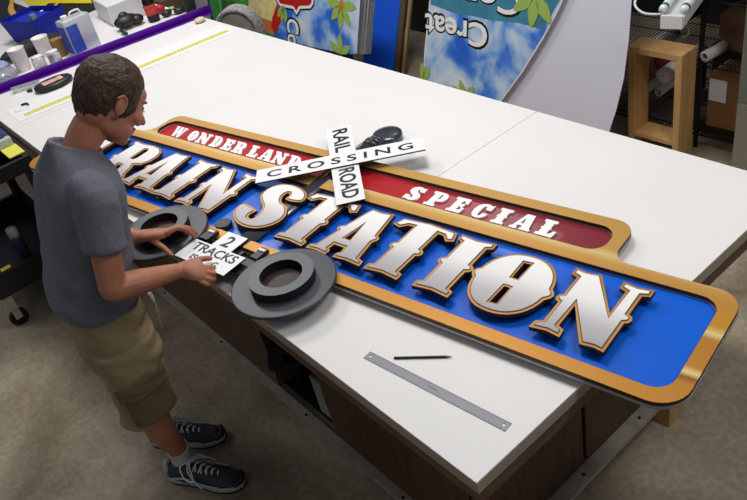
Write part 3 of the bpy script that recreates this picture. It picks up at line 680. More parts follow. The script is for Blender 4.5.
# shoes
def shoe(hx, hy, ang):
    M_ = Matrix.Translation(Vector((hx, hy, 0)) - PO) @ Matrix.Rotation(math.radians(ang), 4, 'Z') @ Matrix.Scale(1.08, 4)
    b_ = bmesh.new()
    sec = [(.004, .026, .030, .075), (.03, .034, .036, .092), (.07, .036, .040, .100), (.10, .037, .042, .096), (.14, .040, .045, .084), (.19, .046, .050, .070), (.235, .048, .048, .058), (.275, .041, .04, .048), (.302, .024, .03, .036)]
    rings = []
    for x, w, w2, h in sec:
        R_ = []
        for k in range(20):
            t = PI * k / 19; c_, s_ = math.cos(t), math.sin(t)
            R_.append(b_.verts.new((x, w * math.copysign(abs(c_) ** .75, c_), .022 + (h - .022) * abs(s_) ** .8)))
        rings.append(R_)
    for A_, B_ in zip(rings, rings[1:]):
        for k in range(19): b_.faces.new((A_[k], A_[k + 1], B_[k + 1], B_[k]))
        b_.faces.new((A_[0], B_[0], B_[-1], A_[-1]))
    b_.faces.new(rings[0][::-1]); b_.faces.new(rings[-1]); bmesh.ops.recalc_face_normals(b_, faces=b_.faces[:])
    b_.transform(M_); sh_ = obj('running_shoe', b_, M_shoe, person, True); sh_['label'] = 'dark grey running shoe with white laces'
    def outline(k, z):
        pts = [(-.006, 0), (0, -.024), (.03, -.036), (.09, -.036), (.15, -.043), (.22, -.052), (.275, -.044), (.308, -.020), (.313, 0), (.308, .020), (.275, .044), (.22, .052), (.15, .043), (.09, .036), (.03, .036), (0, .024)]
        return smooth_poly([(x, y * k) for x, y in pts], 3)
    plate('sole', [outline(1.0, 0)], .008, .030, [M_sole, M_sole], sh_, bev=.004, M=M_)
    plate('outsole', [outline(.97, 0)], .0, .0095, [M_solek, M_solek], sh_, M=M_)
    b_ = bmesh.new(); tube(b_, [(.29, -.028, .036, .012), (.308, 0, .038, .013), (.29, .028, .036, .012)], .01, 10, 4); b_.transform(M_); obj('toe_guard', b_, M_black, sh_, True)
    b_ = bmesh.new(); tube(b_, [(.006 + .0, -.022, .07, .010), (.0, 0, .09, .011), (.006, .022, .07, .010)], .01, 10, 4); b_.transform(M_); obj('heel_counter', b_, M_sole, sh_, True)
    b_ = bmesh.new()
    for s in (-1, 1): tube(b_, [(.03, s * .041, .045), (.10, s * .046, .062), (.17, s * .052, .045), (.23, s * .052, .038)], .0035, 8, 4)
    b_.transform(M_); obj('side_stripe', b_, M_sole, sh_, True)
    b_ = bmesh.new()
    for i in range(6):
        x = .105 + i * .021; z = .101 - i * .0082
        tube(b_, [(x, -.022, z - .010), (x + .006, 0, z + .002), (x + .012, .022, z - .010)], .0032, 6, 3)
        tube(b_, [(x, .022, z - .010), (x + .006, 0, z + .004), (x + .012, -.022, z - .010)], .0032, 6, 3)
    for s in (-1, 1):
        tube(b_, [(.10, 0, .106), (.085, s * .03, .108), (.11, s * .058, .078), (.14, s * .056, .066), (.125, s * .03, .095), (.10, 0, .106)], .003, 6, 6)
        tube(b_, [(.10, 0, .106), (.12, s * .040, .094), (.16, s * .062, .055), (.17, s * .064, .04)], .0026, 6, 5)
    b_.transform(M_); obj('laces', b_, M_lace, sh_, True)
shoe(-1.494, -.402, 34); shoe(-1.735, -.372, 44)

# ---------------------------------------------------------------- utility cart
cart = empty('utility_cart', (-3.6, -.27, 0), 0, 'black plastic utility cart standing against the table behind the man', 'cart')
def cobj(name, b_, m, p=cart):
    b_.transform(Matrix.Translation((3.6, .27, 0))); return obj(name, b_, m, p)
CX0, CX1, CY0, CY1 = -4.05, -3.14, -.53, -.04
def tray(z, h, floorz):
    b_ = bmesh.new()
    box(b_, CX0, CX1, CY0, CY1, floorz, floorz + .012)
    for a in ((CX0, CX1, CY0, CY0 + .03), (CX0, CX1, CY1 - .03, CY1), (CX0, CX0 + .03, CY0 + .0301, CY1 - .0301), (CX1 - .03, CX1, CY0 + .0301, CY1 - .0301)):
        box(b_, a[0], a[1], a[2], a[3], floorz + .0121, z)
    return b_
cobj('top_tray', tray(.875, .07, .80), M_black); cobj('lower_tray', tray(.345, .14, .21), M_black)
for x in (CX0 + .035, CX1 - .035):
    for y in (CY0 + .035, CY1 - .035):
        b_ = bmesh.new(); cyl(b_, (x, y, .222), (x, y, .80), .028, .028, 12); cobj('post', b_, M_black)
        b_ = bmesh.new(); cyl(b_, (x - .015, y, .05), (x + .015, y, .05), .05, seg=24); w_ = cobj('caster_wheel', b_, M_dark)
        b_ = bmesh.new(); box(b_, x - .025, x - .017, y - .02, y + .02, .05, .205); box(b_, x + .017, x + .025, y - .02, y + .02, .05, .205); box(b_, x - .0165, x + .0165, y - .02, y + .02, .19, .205); cobj('caster_fork', b_, M_rail, w_)
reg = empty('label_machine', (-3.50, -.15, .876), 0.0, 'light grey desk machine with keys and small screen on the cart', 'machine')
obj('body', bbox(-.22, .14, -.16, .10, 0, .05, .008), mat('machine_grey', hexc(190, 192, 196), .5), reg)
bm = bmesh.new(); box(bm, -.10, .11, -.02, .075, .051, .055); obj('screen', bm, mat('lcd', hexc(50, 62, 58), .3), reg)
bm = bmesh.new()
for i in range(8):
    for j in range(3): box(bm, -.20 + i * .04, -.17 + i * .04, -.14 + j * .038, -.115 + j * .038, .0505, .060)
obj('keys', bm, M_black, reg)
bm = bmesh.new(); box(bm, -.2, .1, .08, .098, .051, .058); obj('blue_badge', bm, mat('badge_blue', hexc(40, 70, 150), .4), reg)
sn = tag(obj('sticky_note', bbox(-3.36, -3.20, -.13, -.045, .8765, .884, .002, Matrix.Identity(4)), mat('note_yellow', hexc(224, 224, 84), .7)), 'yellow sticky note pad on the cart beside the grey machine', 'note pad')
can = empty('spray_can', (-3.40, -.28, .2225), 0, 'white capped spray can with dark blue label on the lower cart tray', 'can')
bm = bmesh.new(); lathe_solid(bm, [(.031, 0), (.033, .004), (.033, .150), (.028, .162)], seg=32); obj('can_body', bm, mat('can_blue', hexc(50, 60, 96), .4), can, True)
bm = bmesh.new(); lathe_solid(bm, [(.029, .1625), (.031, .165), (.030, .215), (.024, .222), (.004, .224)], seg=32); obj('cap', bm, M_sock, can, True)
tag(obj('yellow_tape_case', bbox(-3.40, -3.30, -.44, -.38, .2225, .25, .006), mat('case_yellow', hexc(216, 200, 50), .5)), 'small yellow case lying on the lower cart tray', 'case')

# ---------------------------------------------------------------- clutter at the far left end of the table
pc = empty('purple_channel', (0, 0, 0), 0, 'long glossy purple metal channel lying across the table', 'channel')
Mc, Lc = along((-4.30, -.25, TZ), (-4.02, 1.62, TZ))
bm = bmesh.new(); prof = [(-.055, .001), (.055, .001), (.055, .006), (-.004, .006), (-.030, .058), (-.035, .058), (-.012, .006), (-.055, .006)]
r0 = [bm.verts.new((-Lc / 2, y, z)) for y, z in prof]; r1 = [bm.verts.new((Lc / 2, y, z)) for y, z in prof]
for k in range(8): bm.faces.new((r0[k], r0[(k + 1) % 8], r1[(k + 1) % 8], r1[k]))
bm.faces.new(r0[::-1]); bm.faces.new(r1); bmesh.ops.recalc_face_normals(bm, faces=bm.faces[:]); bm.transform(Mc); obj('profile', bm, M_purple, pc)
def spin(name, prof, loc, m, label, cat, seg=32, group=None, parent=None):
    b_ = bmesh.new(); lathe_solid(b_, prof, (0, 0, 0), seg); o = obj(name, b_, m, parent, True); o.location = loc
    if label: tag(o, label, cat, group)
    return o
tin = spin('tape_roll', [(.085, 0), (.105, .008), (.105, .026), (.098, .033), (.05, .034), (.004, .034)], (-3.915, .405, TZ + .0005), M_black, 'round black flat case with a printed label beside the purple channel', 'case', 40)
tin.scale = (.8, 1.15, 1)
bm = bmesh.new(); box(bm, -.040, .040, -.055, .055, .0345, .036); l_ = obj('printed_label', bm, mat('label_pale', hexc(214, 170, 160), .5, nscale=30, namt=.4), tin)
cupm = mat('cup_white', hexc(228, 222, 218), .5)
def cup(x, y, r, h, label):
    o = spin('paper_cup', [(r * .80, 0), (r * .82, .003), (r, h - .006), (r + .003, h), (r - .004, h), (r * .78, .012), (.003, .010)], (x, y, TZ + .0005), cupm, label, 'cup', group='white cups by the purple channel')
cup(-4.46, .40, .055, .15, 'large white paper cup nearest the crumpled plastic bag'); cup(-4.58, .60, .055, .13, 'large white paper cup in front of the blue bin')
def jar(x, y, lab):
    o = spin('plastic_jar', [(.038, 0), (.042, .004), (.042, .070), (.036, .08)], (x, y, TZ + .0005), M_clear, lab, 'jar', group='clear jars')
    spin('lid', [(.037, .0805), (.037, .088), (.004, .089)], (0, 0, 0), M_paper, None, None, parent=o)
jar(-4.335, .475, 'clear plastic jar nearest the large white cup'); jar(-4.315, .575, 'clear plastic jar beside the tan box')
tag(obj('tan_carton', bbox(-4.46, -4.39, .62, .69, TZ + .0005, TZ + .12, .003), M_card), 'small tan carton behind the clear jars', 'carton')
jug = empty('white_can', (-4.33, .79, TZ), .12, 'tall white rectangular can with blue label behind the man', 'can')
obj('can_body', bbox(-.055, .055, -.10, .10, .001, .235, .010), mat('can_metal', hexc(200, 202, 206), .35, .3), jug)
bm = bmesh.new(); box(bm, .0552, .0565, -.092, -.01, .02, .20); box(bm, -.05, .05, -.1018, -.1005, .02, .20); obj('label', bm, mat('label_blue', hexc(44, 74, 176), .5, nscale=40, namt=.3), jug)
bm = bmesh.new(); lathe_solid(bm, [(.022, .2355), (.022, .258), (.004, .26)], (0, -.05, 0), 20); obj('cap', bm, M_paper, jug)
bm = bmesh.new(); tube(bm, [(0, -.01, .236), (0, 0, .262), (0, .06, .262), (0, .07, .236)], .006, 8, 4); obj('handle', bm, M_paper, jug, True)
bm = bmesh.new(); ell(bm, (0, 0, 0), (.09, .15, .050), seg=32, rings=20)
for v in bm.verts: v.co *= 1 + .28 * noise.noise(v.co * 22); v.co.z = max(v.co.z, -.03)
pb = obj('crumpled_plastic_bag', bm, M_clear, None, True); pb.location = (-4.42, .19, TZ + .031); tag(pb, 'crumpled clear plastic bag on the far side of the purple channel', 'bag')
bm = bmesh.new(); cyl(bm, (-4.10, .20, .921), (-4.03, .36, .921), .019, seg=20)
tag(obj('clear_tube', bm, M_clear), 'clear plastic tube lying against the purple channel', 'tube')
bm = bmesh.new(); cyl(bm, (-4.005, .262, .909), (-3.985, .285, .909), .008, seg=12); tag(obj('marker_lid', bm, M_black), 'tiny black marker lid on the table below the clear tube', 'lid')
bm = bmesh.new(); ell(bm, (-4.40, .02, .925), (.05, .045, .024)); tag(obj('orange_ball_pad', bm, mat('orange', hexc(232, 120, 70), .6), None, True), 'orange sponge at the left edge beyond the purple channel', 'sponge')
tag(obj('tissue_box', bbox(-4.66, -4.52, .20, .34, TZ + .0005, TZ + .06, .005), mat('box_bluewhite', hexc(150, 164, 200), .6, nscale=12, namt=.4)), 'pale blue and white box left of the large cup', 'box')
# blue open bin, black pouch behind the cups
blu = empty('blue_bin', (-5.06, .74, TZ), .35, 'open blue plastic bin with a grey clip behind the white cups', 'bin')
M_bb = mat('bin_blue', hexc(18, 42, 186), .45)
bm = bmesh.new()
box(bm, -.16, .16, -.12, .12, .001, .008)
P0 = [(-.16, -.12), (.16, -.12), (.16, .12), (-.16, .12)]; P1 = [(-.19, -.15), (.17, -.15), (.17, .15), (-.19, .15)]
for k in range(4):
    a, b = P0[k], P0[(k + 1) % 4]; c, d = P1[(k + 1) % 4], P1[k]
    bm.faces.new([bm.verts.new(v) for v in ((a[0], a[1], .008), (b[0], b[1], .008), (c[0], c[1], .175), (d[0], d[1], .175))])
bmesh.ops.solidify(bm, geom=bm.faces[6:], thickness=.005)
obj('bin_body', bm, M_bb, blu)
bm = bmesh.new(); box(bm, -.17, .10, -.115, .115, .009, .150); bmesh.ops.bevel(bm, geom=bm.edges[:], offset=.01, segments=2, affect='EDGES'); obj('folded_lid', bm, M_bb, blu)
bm = bmesh.new(); box(bm, .10, .13, -.10, -.06, .10, .20); obj('clip', bm, mat('clip_grey', hexc(130, 140, 146), .5), blu)
bm = bmesh.new(); cyl(bm, (-.02, .10, .151), (-.02, .10, .156), .012, seg=12); obj('rivet', bm, M_paper, blu)
bm = bmesh.new(); ell(bm, (0, 0, .045), (.08, .22, .05), seg=28, rings=18)
for v in bm.verts: v.co += v.co.normalized() * .02 * noise.noise(v.co * 14); v.co.z = max(0, v.co.z)
bb = obj('black_pouch', bm, mat('pouch_black', hexc(34, 34, 36), .7), None, True); bb.location = (-4.74, .56, TZ + .001); tag(bb, 'black fabric pouch between the white cups and the blue bin', 'pouch')
bp_ = tag(plate('black_board', [[(-5.19, 1.26), (-5.14, .93), (-5.60, .70), (-5.95, .69), (-7.0, .45), (-7.2, 1.0), (-6.0, 1.25), (-5.5, 1.36)]], TZ + .001, TZ + .006, [M_black, M_black]), 'large flat black board lying behind the blue bin', 'board')
ys = tag(plate('yellow_sheet', [[(-5.78, 1.01), (-5.93, .97), (-6.4, 1.04), (-6.4, 1.3), (-5.60, 1.36), (-5.36, 1.28), (-5.88, 1.10)]], TZ + .013, TZ + .017, [mat('sheet_yellow', hexc(240, 220, 40), .5)] * 2), 'yellow sheet lying on top of the black board', 'sheet')
pp = tag(plate('white_sheet', [[(-5.94, .965), (-6.40, .955), (-6.9, 1.0), (-6.9, 1.2), (-6.45, 1.2)]], TZ + .008, TZ + .011, [M_paper] * 2), 'white paper sheet lying on the black board left of the yellow sheet', 'sheet')
bm = bmesh.new(); tube(bm, [(-6.43, .97, .922, .016), (-6.10, .85, .922, .028), (-5.80, .80, .922, .028), (-5.60, .81, .922, .020), (-5.588, .924, .922, .014), (-5.657, 1.052, .922, .012), (-5.714, 1.144, .93, .012)], .014, 8, 6, flat=.5)
tag(obj('orange_strap', bm, mat('strap_orange', hexc(246, 184, 84), .5), None, True), 'curved orange and cream strap lying on the black board behind the blue bin', 'strap')
wb = empty('white_box', (-4.72, 1.22, TZ), -.12, 'white plastic box with a dark slot at the back of the table', 'box')
obj('box_body', bbox(-.22, .16, -.09, .22, .001, .15, .008), mat('box_white', hexc(226, 226, 228), .5), wb)
bm = bmesh.new(); box(bm, .1602, .163, -.06, .08, .03, .04); obj('slot', bm, M_dark, wb)
bm = bmesh.new()
for y in (.14, .17): box(bm, .1602, .163, y, y + .01, .10, .11); 
box(bm, .1602, .163, .15, .16, .05, .06); obj('button', bm, M_rail, wb)
bm = bmesh.new(); ell(bm, (0, 0, .05), (.06, .09, .045)); ell(bm, (.02, .07, .04), (.05, .05, .035)); tube(bm, [(.03, -.05, .05), (.10, -.09, .03), (.14, -.08, .012)], .012, 8, 4); ell(bm, (-.02, .0, .08), (.03, .04, .03))
for v in bm.verts: v.co.z = max(0, v.co.z)
hs = obj('black_glove', bm, M_black, None, True); hs.location = (-4.42, 1.16, TZ + .001); tag(hs, 'black work glove lying right of the white box', 'glove')
bt = spin('dark_bottle', [(.040, 0), (.042, .004), (.042, .15), (.018, .19), (.018, .22), (.004, .221)], (-4.33, 1.325, TZ + .0005), M_dark, 'dark bottle with red and white label behind the black glove', 'bottle')
spin('label', [(.0425, .05), (.0428, .052), (.0428, .12), (.0425, .122)], (0, 0, 0), mat('label_red', hexc(196, 70, 50), .5, nscale=30, namt=.5), None, None, parent=bt)
bm = bmesh.new(); ell(bm, (-4.42, 1.43, .935), (.034, .034, .034)); tag(obj('red_ball', bm, mat('ball_red', hexc(186, 24, 40), .5), None, True), 'small red ball right of the dark bottle', 'ball')
bm = bmesh.new(); ell(bm, (-4.31, 1.42, .925), (.035, .04, .024)); ell(bm, (-4.26, 1.50, .925), (.035, .045, .024)); tube(bm, [(-4.31, 1.42, .93), (-4.28, 1.46, .945), (-4.26, 1.50, .93)], .01, 8, 3)
gg = tag(obj('safety_goggles', bm, M_black, None, True), 'black and green goggles at the back edge of the table', 'goggles')
bm = bmesh.new(); ell(bm, (-4.285, 1.46, .95), (.022, .018, .010)); obj('green_pad', bm, M_green, gg, True)

# ---------------------------------------------------------------- behind the table
def lean_frame(y0, k):
    """plane y = y0 + k z : local x = world x, local y = up the slope, local z = towards the table"""
    L_ = math.sqrt(1 + k * k); up = Vector((0, k / L_, 1 / L_)); nx = Vector((1, 0, 0)); nz = nx.cross(up)
    return Matrix.Translation((0, y0, 0)) @ Matrix((nx, up, nz)).transposed().to_4x4()
def cloud_print():
    m = mat('watercolour_print', hexc(60, 120, 200), .4); nt = m.node_tree; b = nt.nodes['Principled BSDF']
    tc = nt.nodes.new('ShaderNodeTexCoord'); n = nt.nodes.new('ShaderNodeTexNoise'); n.inputs['Scale'].default_value = 4.2; n.inputs['Detail'].default_value = 6; n.inputs['Distortion'].default_value = .35
    nt.links.new(tc.outputs['Object'], n.inputs['Vector']); r = nt.nodes.new('ShaderNodeValToRGB'); e = r.color_ramp.elements
    e[0].position = .36; e[0].color = hexc(50, 104, 214); e[1].position = .68; e[1].color = hexc(226, 232, 244)
    for p, c in ((.44, hexc(76, 134, 228)), (.5, hexc(132, 176, 234)), (.56, hexc(178, 206, 238))): x = e.new(p); x.color = c
    nt.links.new(n.outputs[0], r.inputs[0]); nt.links.new(r.outputs[0], b.inputs['Base Color']); return m
M_cloud = cloud_print(); M_teal = mat('teal_band', hexc(70, 138, 164), .4, nscale=5, namt=.2)
LF = lean_frame(2.45, .22)
ws = plate('leaning_white_sheet', [[(-2.60, .02), (-1.47, .02), (-1.42, .20), (-1.385, .37), (-1.365, .54), (-1.365, .75), (-1.378, .95), (-1.40, 1.12), (-2.60, 1.12)]], -.006, .0, [mat('sheet_lavender', hexc(224, 222, 234), .5), mat('sheet_edge', hexc(150, 110, 160), .5)], M=LF)
tag(ws, 'large plain white sheet leaning behind the table beside the printed one', 'sheet')
LF2 = lean_frame(2.42, .22)
poly = [(-2.92, .02), (-2.33, .02), (-2.182, .26), (-2.03, .469), (-1.901, .679), (-1.822, .826), (-1.776, .93), (-1.70, 1.12), (-2.80, 1.12), (-2.837, .915), (-2.845, .789), (-2.863, .658), (-2.891, .455)]
pr = plate('printed_banner', [poly], 0, .006, [M_paper, M_paper], M=LF2); tag(pr, 'blue cloud banner with upside down white lettering leaning behind the table', 'banner')
plate('cloud_print', [inset(poly, .010)], .0062, .0072, [M_cloud], pr, M=LF2)
plate('print_band', [[(-2.832, .765), (-2.60, .735), (-2.45, .74), (-2.30, .735), (-2.08, .75), (-1.90, .735), (-1.79, .93), (-1.78, 1.0), (-2.82, 1.0)]], .0074, .0078, [M_teal], pr, M=LF2)
def flip_text(s, x1, x0, base, cap, z=.009):
    """text turned upside down: it starts at x1 (right) and ends at x0, its baseline on top"""
    Mx = LF2 @ Matrix.Translation(((x0 + x1) / 2, base - cap / 2, z)) @ Matrix.Rotation(PI, 4, 'Z')
    text_obj('lettering_outline', s, M_ink, pr, Mx, x1 - x0 + .03, cap + .03, bold=.05, thick=.0006)
    text_obj('lettering', s, M_swhite, pr, Mx @ Matrix.Translation((0, 0, .001)), x1 - x0, cap, bold=.02, thick=.0006)
flip_text('Creat', -2.325, -2.88, .706, .150)
flip_text('Comm', -2.07, -2.83, .935, .150)
def petal_flower(parent, MF, cx, cy, r, angs, z, m=M_green):
    for a in angs:
        a = math.radians(a); c_, s_ = math.cos(a), math.sin(a)
        P_ = [(0, 0), (.35, .17), (.62, .19), (1, 0), (.62, -.19), (.35, -.17)]
        Q = smooth_poly([(cx + r * (x * c_ - y * s_), cy + r * (x * s_ + y * c_)) for x, y in P_], 3)
        plate('petal_outline', [inset(Q, -.008)], z, z + .0006, [mat_outline], parent, M=MF); plate('petal', [Q], z + .0008, z + .0014, [m], parent, M=MF)
mat_outline = mat('print_outline', hexc(40, 60, 40), .5)
petal_flower(pr, LF2, -1.97, .925, .19, (265, 310, 215, 20), .0105)
petal_flower(pr, LF2, -2.90, .24, .13, (60, 95), .0105)
petal_flower(pr, LF2, -2.50, .20, .13, (110, 50, 150), .0105)

LB = lean_frame(2.30, .25)
bn = plate('printed_sign_board', [[(-5.5, .325), (-4.106, .329), (-3.70, .345), (-3.56, .358), (-3.50, .375), (-3.43, .92), (-5.5, .92)]], 0, .006, [M_cloud, M_paper], M=LB)
tag(bn, 'printed board with flower, red speech bubble and cottage leaning behind the table', 'banner')
bm = bmesh.new()
R0 = []
for (cx, w) in ((-3.50, .375), (-3.43, .92)):
    R0.append([bm.verts.new(LB @ Vector((cx + .075 * math.sin(a), w, .006 - .075 * (1 - math.cos(a))))) for a in [PI * k / 22 for k in range(12)]])
for k in range(11): bm.faces.new((R0[0][k], R0[0][k + 1], R0[1][k + 1], R0[1][k]))
bmesh.ops.solidify(bm, geom=bm.faces[:], thickness=.003)
obj('curled_edge', bm, mat('curl_grey', hexc(224, 226, 236), .4), bn, True)
M_cot = mat('cottage_cream', hexc(236, 214, 150), .5, nscale=14, namt=.15); M_or = mat('cottage_orange', hexc(214, 120, 60), .5, nscale=10, namt=.2)
plate('print_meadow', [[(-5.45, .33), (-4.62, .33), (-4.55, .43), (-4.62, .60), (-4.60, .9), (-5.45, .9)]], .0062, .0066, [mat('meadow_green', hexc(84, 160, 74), .5, nscale=7, namt=.5)], bn, M=LB)
plate('print_wall', [[(-4.99, .47), (-4.62, .45), (-4.54, .56), (-4.52, .9), (-4.93, .9)]], .0068, .0072, [M_cot], bn, M=LB)
plate('print_path', [[(-4.99, .46), (-4.62, .448), (-4.60, .35), (-4.80, .36), (-4.87, .41)]], .0068, .0072, [M_or], bn, M=LB)
plate('print_roof', [[(-4.614, .482), (-4.53, .60), (-4.457, .503), (-4.59, .344), (-4.636, .409)]], .0074, .0078, [mat('roof_red', hexc(196, 36, 30), .5)], bn, M=LB)
petal_flower(bn, LB, -4.43, .60, .14, (280, 250, 225), .0080)
bub = [(-4.56, .92), (-4.54, .635), (-4.485, .589), (-4.299, .591), (-4.254, .550), (-4.202, .604), (-4.06, .625), (-4.02, .66), (-3.99, .92)]
plate('bubble_outline', [inset(bub[::-1] if area2(bub) < 0 else bub, -.012)], .0080, .0084, [M_ink], bn, M=LB)
plate('bubble_border', [bub[::-1] if area2(bub) < 0 else bub], .0086, .0090, [M_swhite], bn, M=LB)
plate('bubble', [inset(bub[::-1] if area2(bub) < 0 else bub, .022)], .0092, .0096, [mat('bubble_red', hexc(196, 24, 34), .5)], bn, M=LB)
Mx = LB @ Matrix.Translation((-4.315, .405, .010)) @ Matrix.Rotation(-PI / 2, 4, 'Z')
text_obj('lettering_outline', 'Co', M_ink, bn, Mx, .24, .20, bold=.05, thick=.0006); text_obj('lettering', 'Co', M_swhite, bn, Mx @ Matrix.Translation((0, 0, .001)), .21, .165, bold=.02, thick=.0006)
petal_flower(bn, LB, -3.67, .70, .175, (180, 225, 265, 305, 0, 90), .0080); petal_flower(bn, LB, -3.70, .34, .15, (88, 150, 30), .0080)
plate('flower_centre', [[(-3.67 + .03 * math.cos(k * PI / 6), .70 + .03 * math.sin(k * PI / 6)) for k in range(12)]], .0100, .0106, [M_or], bn, M=LB)
# low shelf the printed board stands on
bm = bmesh.new(); box(bm, -5.6, -3.72, 2.20, 2.50, .02, .27); tag(obj('storage_bench', bm, mat('dark_box', hexc(36, 32, 30), .7)), 'low dark storage bench under the printed board behind the table', 'bench')
# blue board and brown strips
LQ = lean_frame(2.80, .6)
tag(plate('blue_board', [[(-4.02, .0), (-3.64, .0), (-3.79, .85), (-4.17, .80)]], 0, .018, [mat('board_blue', hexc(14, 86, 216), .45)] * 2, M=LQ), 'plain bright blue board leaning between the two banners', 'board')
tag(plate('brown_plank', [[(-3.625, .0), (-3.565, .0), (-3.73, .85), (-3.79, .85)]], 0, .02, [mat('plank_brown', hexc(84, 66, 44), .6, nscale=8, namt=.2)] * 2, M=LQ), 'narrow dark brown plank leaning right beside the blue board', 'plank')
tag(plate('tan_plank', [[(-3.535, .0), (-3.505, .0), (-3.67, .85), (-3.70, .85)]], 0, .02, [mat('plank_tan', hexc(146, 118, 84), .6)] * 2, M=LQ), 'thin tan strip of wood leaning right of the brown plank', 'plank')
# sheets at far left
def leaner(name, x0, x1, y0, z0, h, k, m, lab, sk=0, cat='sheet'):
    M_ = lean_frame(y0, k); return tag(plate(name, [[(x0, z0), (x1, z0), (x1 + sk, h), (x0 + sk, h)]], 0, .012, [m] * 2, M=M_), lab, cat)
leaner('grey_board', -5.42, -4.98, 2.10, .0, 1.0, .12, mat('board_grey', hexc(176, 178, 186), .5), 'pale grey board leaning at the end of the purple channel', cat='board')
leaner('dark_framed_board', -4.99, -4.86, 2.0, .0, 1.0, .12, mat('board_teal', hexc(50, 84, 104), .5, nscale=14, namt=.5), 'narrow dark teal board leaning left of the green one', cat='board')
leaner('green_board', -4.85, -4.70, 1.95, .0, 1.0, .12, mat('board_green', hexc(60, 150, 70), .5, nscale=6, namt=.2), 'green board leaning behind the coiled roll', cat='board')
# coil of grey ribbed hose
cl = empty('coiled_roll', (-4.02, 1.79, 0), 0, 'grey striped coil of material standing behind the table edge', 'roll')
bm = bmesh.new()
MR = Matrix.Rotation(math.radians(35), 4, 'Z') @ Matrix.Rotation(PI / 2, 4, 'X')
for i in range(5): lathe(bm, [(.14, -.05 + .022 * i), (.17, -.05 + .022 * i), (.175, -.041 + .022 * i), (.17, -.031 + .022 * i), (.14, -.031 + .022 * i), (.14, -.05 + .022 * i)], (0, 0, .70), 48, MR)
obj('coil', bm, mat('hose_grey', hexc(150, 148, 146), .6, nscale=60, namt=.5), cl, True)
bm = bmesh.new(); lathe_solid(bm, [(.138, -.045), (.138, .055)], (0, 0, .70), 40, MR); obj('core', bm, M_rail, cl)
bm = bmesh.new(); box(bm, -.12, .12, -.10, .10, 0, .522); obj('stand', bm, M_dark, cl)
bm = bmesh.new(); ell(bm, (-3.90, 1.46, .918), (.035, .04, .017)); tag(obj('beige_knob', bm, mat('knob_beige', hexc(214, 200, 170), .6), None, True), 'small beige lump on the far table edge right of the purple channel', 'lump')
# far dark machines at top left
bm = bmesh.new(); box(bm, -6.6, -5.65, 1.85, 2.5, 0, 1.15); tag(obj('dark_cabinet', bm, mat('cab_dark', hexc(60, 66, 76), .6, nscale=5, namt=.5)), 'dark blue grey cabinet beyond the left end of the table', 'cabinet')
bm = bmesh.new(); box(bm, -5.45, -5.05, 1.70, 1.90, .0, .80); tag(obj('brown_crate', bm, mat('crate_brown', hexc(92, 74, 54), .7, nscale=5, namt=.3)), 'brown crate on the floor beyond the back edge of the table', 'crate')

# wooden open frame box
wf = empty('wooden_frame_box', (-1.276, 2.72, 0), 0, 'open pine frame box standing behind the right end of the table', 'frame box')
def wobj(name, x0, x1, z0, z1, y0=0, y1=.14):
    obj(name, bbox(x0, x1, y0, y1, z0, z1, .0015, seg=1), M_pine, wf)
wobj('side_board', -.165, -.125, 0, .604); wobj('side_board', .117, .156, 0, .604)
wobj('top_board', -.165, .156, .6045, .640); wobj('bottom_board', -.1245, .1165, .095, .122)
bm = bmesh.new(); box(bm, -4.6, -2.95, 3.5, 4.1, 0, 1.3); tag(obj('gap_filler', bm, mat('gap_black', hexc(30, 28, 26), .7)), 'near black cupboard added to darken the gap behind the tan plank', 'filler')  # invented dark box, added so the gap behind the planks reads black
# wire shelving
rk = empty('wire_shelving', (-2.0, 3.2, 0), 0, 'black wire shelving rack behind the leaning banners', 'shelving')
RX0, RX1, RY0, RY1 = -.9, .87, -.28, .30
for x in (RX0, RX1, RX1 + .25):
    for y in (RY0, RY1):
        bm = bmesh.new(); cyl(bm, (x, y, 0), (x, y, 1.9), .013, seg=12); obj('post', bm, M_dark, rk)
for z in (.08, .50, .86, 1.45, 1.8):
    bm = bmesh.new()
    for y in (RY0, RY1):
        for dz in (0, .03): cyl(bm, (RX0, y, z + dz), (RX1 + .25, y, z + dz), .004, seg=6)
    n = 90
    for i in range(n + 1):
        x = RX0 + (RX1 + .25 - RX0) * i / n; cyl(bm, (x, RY0, z + .031), (x, RY1, z + .031), .0032, seg=4)
        cyl(bm, (x, RY0, z), (x + .017, RY0, z + .03), .002, seg=4)
    for y in (0, .15): cyl(bm, (RX0, y, z + .026), (RX1 + .25, y, z + .026), .003, seg=6)
    obj('wire_shelf', bm, M_dark, rk)
def carton(x, y, z, sx, sy, sz, lab, m=M_card, flap=True):
    e = empty('cardboard_carton', (x, y, z), 0, lab, 'carton', None)
    obj('carton_body', bbox(-sx / 2, sx / 2, -sy / 2, sy / 2, 0, sz, .002, seg=1), m, e)
    return e
M_cardd = mat('cardboard_dark', hexc(92, 62, 42), .8, nscale=6, namt=.15)
carton(-.99, 3.08, .115, .24, .2, .32, 'brown carton with a torn white label on the bottom shelf right of the pine frame')
bm = bmesh.new(); box(bm, -1.10, -1.0, 2.972, 2.977, .28, .41); tag(obj('paper_label', bm, M_paper), 'torn white paper hanging on the lower brown carton', 'paper')
carton(-.99, 3.18, .895, .24, .24, .22, 'dark brown carton on the shelf right of the fluorescent fixture', M_cardd)
carton(-1.0, 3.18, .535, .24, .22, .20, 'dark brown carton on the middle shelf right of the pine frame', M_cardd)
carton(-1.55, 3.34, .115, .40, .1, .16, 'flat brown carton seen low through the pine frame', M_cardd)
carton(-2.3, 3.2, .535, .5, .25, .2, 'dark carton on the shelf behind the white sheet', M_cardd)
def infill(x, z, w, h, lab):  # made-up black boxes, added to darken the rack behind its goods
    e = empty('dark_infill', (x, 3.40, z), 0, lab, 'dark infill')
    obj('infill_body', bbox(-w / 2, w / 2, -.05, .08, 0, h - .02, .01), M_black, e); obj('infill_lid', bbox(-w / 2 - .01, w / 2 + .01, -.06, .09, h - .0195, h, .004), M_dark, e)
